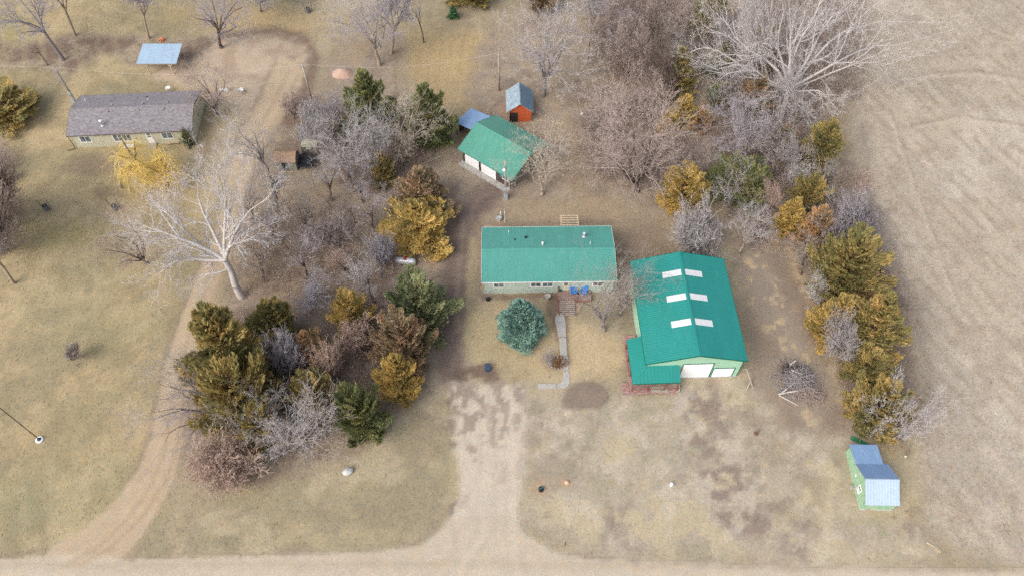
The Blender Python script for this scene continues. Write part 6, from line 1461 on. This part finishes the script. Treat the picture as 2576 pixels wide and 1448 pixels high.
# ================================================================== GROUND STUFF (uncountable)
def scatter(n, dens, seed, bounds=(-100, 100, 20, 138)):
    g = np.random.default_rng(seed); x = g.uniform(bounds[0], bounds[1], n*4); y = g.uniform(bounds[2], bounds[3], n*4)
    d = sample(dens, x, y); k = g.uniform(0, 1, n*4) < d
    return x[k][:n], y[k][:n], g
def veg(name, label, x, y, g, stems, hgt, spread, wid, m, segs=2, clump=0.12, fork=False):
    """clumps of thin upright stems"""
    n = len(x)*stems; bi = np.repeat(np.arange(len(x)), stems); a = g.uniform(0, 6.28, n); rr = g.uniform(0, 1, n)
    hh = np.repeat(hgt*g.uniform(0.5, 1.3, len(x)), stems)*g.uniform(0.5, 1.1, n)
    p = np.stack([x[bi]+g.normal(0, clump, n), y[bi]+g.normal(0, clump, n), np.zeros(n)], -1)
    d = nrm(np.stack([np.cos(a)*rr*spread, np.sin(a)*rr*spread, np.ones(n)], -1)); P0, P1, W0, W1, V = [], [], [], [], []
    var = np.clip(np.repeat(g.uniform(0, 1, len(x)), stems)*0.7+g.uniform(0, 0.3, n), 0, 1)
    for s in range(segs):
        q = p + d*(hh/segs)[:, None]; P0.append(p); P1.append(q); W0.append(np.full(n, wid*(1-0.35*s/segs))); W1.append(np.full(n, wid*(1-0.35*(s+1)/segs))); V.append(var)
        if fork and s:
            for _ in range(2):
                e = nrm(d + g.normal(0, 0.5, d.shape)); P0.append(q-d*(hh/segs*0.5)[:, None]); P1.append(q-d*(hh/segs*0.5)[:, None]+e*(hh*0.35)[:, None]); W0.append(np.full(n, wid*0.7)); W1.append(np.full(n, wid*0.4)); V.append(var)
        p = q; d = nrm(d + g.normal(0, 0.22, d.shape))
    c, f = ribbons(np.concatenate(P0), np.concatenate(P1), np.concatenate(W0), np.concatenate(W1), g)
    return tag(put(name, arr_mesh(name, c, [f], m, np.repeat(np.concatenate(V), 4))), label, cat=None, kind='stuff')
def flake_mat():
    m, ns, ls, p = new_mat('ground_flakes'); a = ns.new('ShaderNodeAttribute'); a.attribute_name = 'Col'
    ls.new(a.outputs['Color'], p.inputs['Base Color']); p.inputs['Roughness'].default_value = 0.9; p.inputs['Specular IOR Level'].default_value = 0.1
    return m
FLK = flake_mat()
def flakes(name, label, x, y, g, size, m, aspect=0.5, z=0.03, lo=0.84, hi=1.18):
    n = len(x); p = np.stack([x, y, g.uniform(0.02, z, n)], -1); a = g.uniform(0, 6.28, n); d = nrm(np.stack([np.cos(a), np.sin(a), g.normal(0, 0.10, n)], -1)); l = size*g.uniform(0.5, 1.4, n)
    q = p + d*l[:, None]; q[:, 2] = np.maximum(q[:, 2], 0.02); s = nrm(np.cross(d, np.array([0, 0, 1.0]) + g.normal(0, 0.15, (n, 3)))); w = (l*aspect/2)[:, None]
    co = np.stack([p-s*w, p+s*w, q+s*w, q-s*w], 1).reshape(-1, 3); co[:, 2] = np.maximum(co[:, 2], 0.021)
    f = (np.arange(n)*4)[:, None]+np.arange(4)[None]
    me = arr_mesh(name, co, [f], FLK)
    cc = sample(C, x, y)*np.exp(g.uniform(math.log(lo), math.log(hi), (n, 1)))*(1+g.normal(0, 0.05, (n, 3)))      # each straw or leaf a little off the tone of its ground
    at_ = me.attributes.new('Col', 'FLOAT_COLOR', 'POINT'); at_.data.foreach_set('color', np.repeat(np.concatenate([np.clip(cc, 0, 0.9), np.ones((n, 1))], 1), 4, 0).reshape(-1).astype(np.float32))
    return tag(put(name, me), label, kind='stuff')
def pl_(name, a, b, c, k=.85): return plant(name, [(0.05, lin(*a, k)), (0.5, lin(*b, k)), (0.95, lin(*c, k))], 0.45 if 'brush' in name else 0.2, 0.15)
brush_m = pl_('underbrush_twigs', (172, 152, 140), (200, 182, 170), (220, 206, 196))
straw_m = pl_('dry_grass', (166, 136, 98), (196, 168, 124), (220, 196, 152))
# underbrush: dense in the thickets
br = np.maximum.reduce([
    0.9*poly([(1480, 60), (1560, -90), (1800, -120), (1790, 120), (1720, 260), (1640, 250), (1500, 200)], 20), 0.6*poly([(1440, 230), (1700, 260), (1740, 420), (1660, 500), (1480, 470), (1430, 330)], 24),
    0.8*poly([(1800, 60), (2160, -80), (2150, 250), (2060, 300), (2000, 460), (1900, 600), (1780, 420), (1790, 200)], 20), 0.7*poly([(1980, 440), (2160, 440), (2280, 760), (2290, 1070), (2160, 1090), (2090, 880), (2010, 640)], 16),
    0.8*poly([(500, 860), (640, 760), (840, 800), (1000, 700), (1090, 840), (1040, 1000), (850, 1110), (660, 1190), (500, 1180), (470, 1060)], 18), 0.5*poly([(640, 560), (860, 520), (1000, 620), (1090, 700), (960, 780), (760, 780), (620, 740)], 24),
    0.7*poly([(700, 250), (860, 300), (1080, 330), (1100, 420), (960, 500), (860, 480), (720, 330)], 20), 0.9*poly([(-120, 360), (40, 380), (42, 620), (-10, 650), (-120, 650)], 14)])
br = br*(1-np.clip(gravel*2, 0, 1))
x, y, g = scatter(9000, np.clip(br*1.2, 0, 1), 401); veg('underbrush', 'grey mauve twiggy underbrush below the trees', x, y, g, 14, 1.9, 0.9, 0.013, brush_m, 3, 0.45, True)
th = np.maximum.reduce([poly([(1490, 40), (1560, -120), (1800, -140), (1790, 120), (1740, 240), (1640, 230), (1510, 190)], 20), 0.8*poly([(1800, 100), (1990, 200), (2000, 440), (1900, 590), (1790, 420)], 20), 0.6*poly([(1980, 440), (2150, 450), (2260, 740), (2180, 760), (2040, 640)], 16), 0.6*poly([(690, 300), (1080, 330), (1090, 420), (960, 500), (840, 480)], 20), 0.5*poly([(640, 800), (900, 790), (1000, 860), (900, 1000), (700, 1080)], 18)])*(1-np.clip(gravel*2, 0, 1))
x, y, g = scatter(1700, th, 411); veg('thicket_brush', 'tall tangled grey brown brush filling the thickets', x, y, g, 12, 3.4, 0.75, 0.014, brush_m, 4, 0.6, True)
tg = np.maximum.reduce([line([(1905, 605), (1990, 650), (2030, 740), (2050, 850), (2100, 930), (2135, 1060)], 14, 10), 0.8*poly([(590, 480), (820, 480), (850, 620), (760, 740), (600, 720)], 30)*smooth(0.46, 0.6, n_m2), 0.9*line([(2155, 1292), (2270, 1296)], 8, 8), 0.5*line([(2130, 1130), (2150, 1290)], 6, 6), 0.5*poly([(2140, 1090), (2270, 1090), (2290, 1160), (2240, 1180)], 12),
    0.35*poly([(2180, 540), (2240, 640), (2320, 800), (2350, 980), (2330, 1100), (2300, 960), (2260, 780)], 12), 0.3*poly([(460, 1120), (640, 1150), (720, 1210), (480, 1240)], 16)])
x, y, g = scatter(3400, tg, 402); veg('tall_dry_grass', 'tufts of tall straw coloured dry grass along the tree belt', x, y, g, 14, 0.75, 1.0, 0.016, straw_m, 2, 0.2)
x, y, g = scatter(60000, np.clip(woods*0.95, 0, 1), 403); flakes('leaf_litter', 'brown fallen leaves covering the ground under the trees', x, y, g, 0.17, None, 0.7)
x, y, g = scatter(60000, field, 404, (20, 110, 24, 138)); flakes('corn_stubble', 'pale chopped corn stubble scattered over the harvested field', x, y, g, 0.32, None, 0.24, 0.05, 0.82, 1.26)
lw = np.clip(1-woods-field-np.clip(gravel*1.6, 0, 1), 0, 1)
x, y, g = scatter(40000, lw, 405); flakes('lawn_straw', 'dead grass blades lying on the lawns', x, y, g, 0.24, None, 0.3, 0.03, 0.9, 1.22)
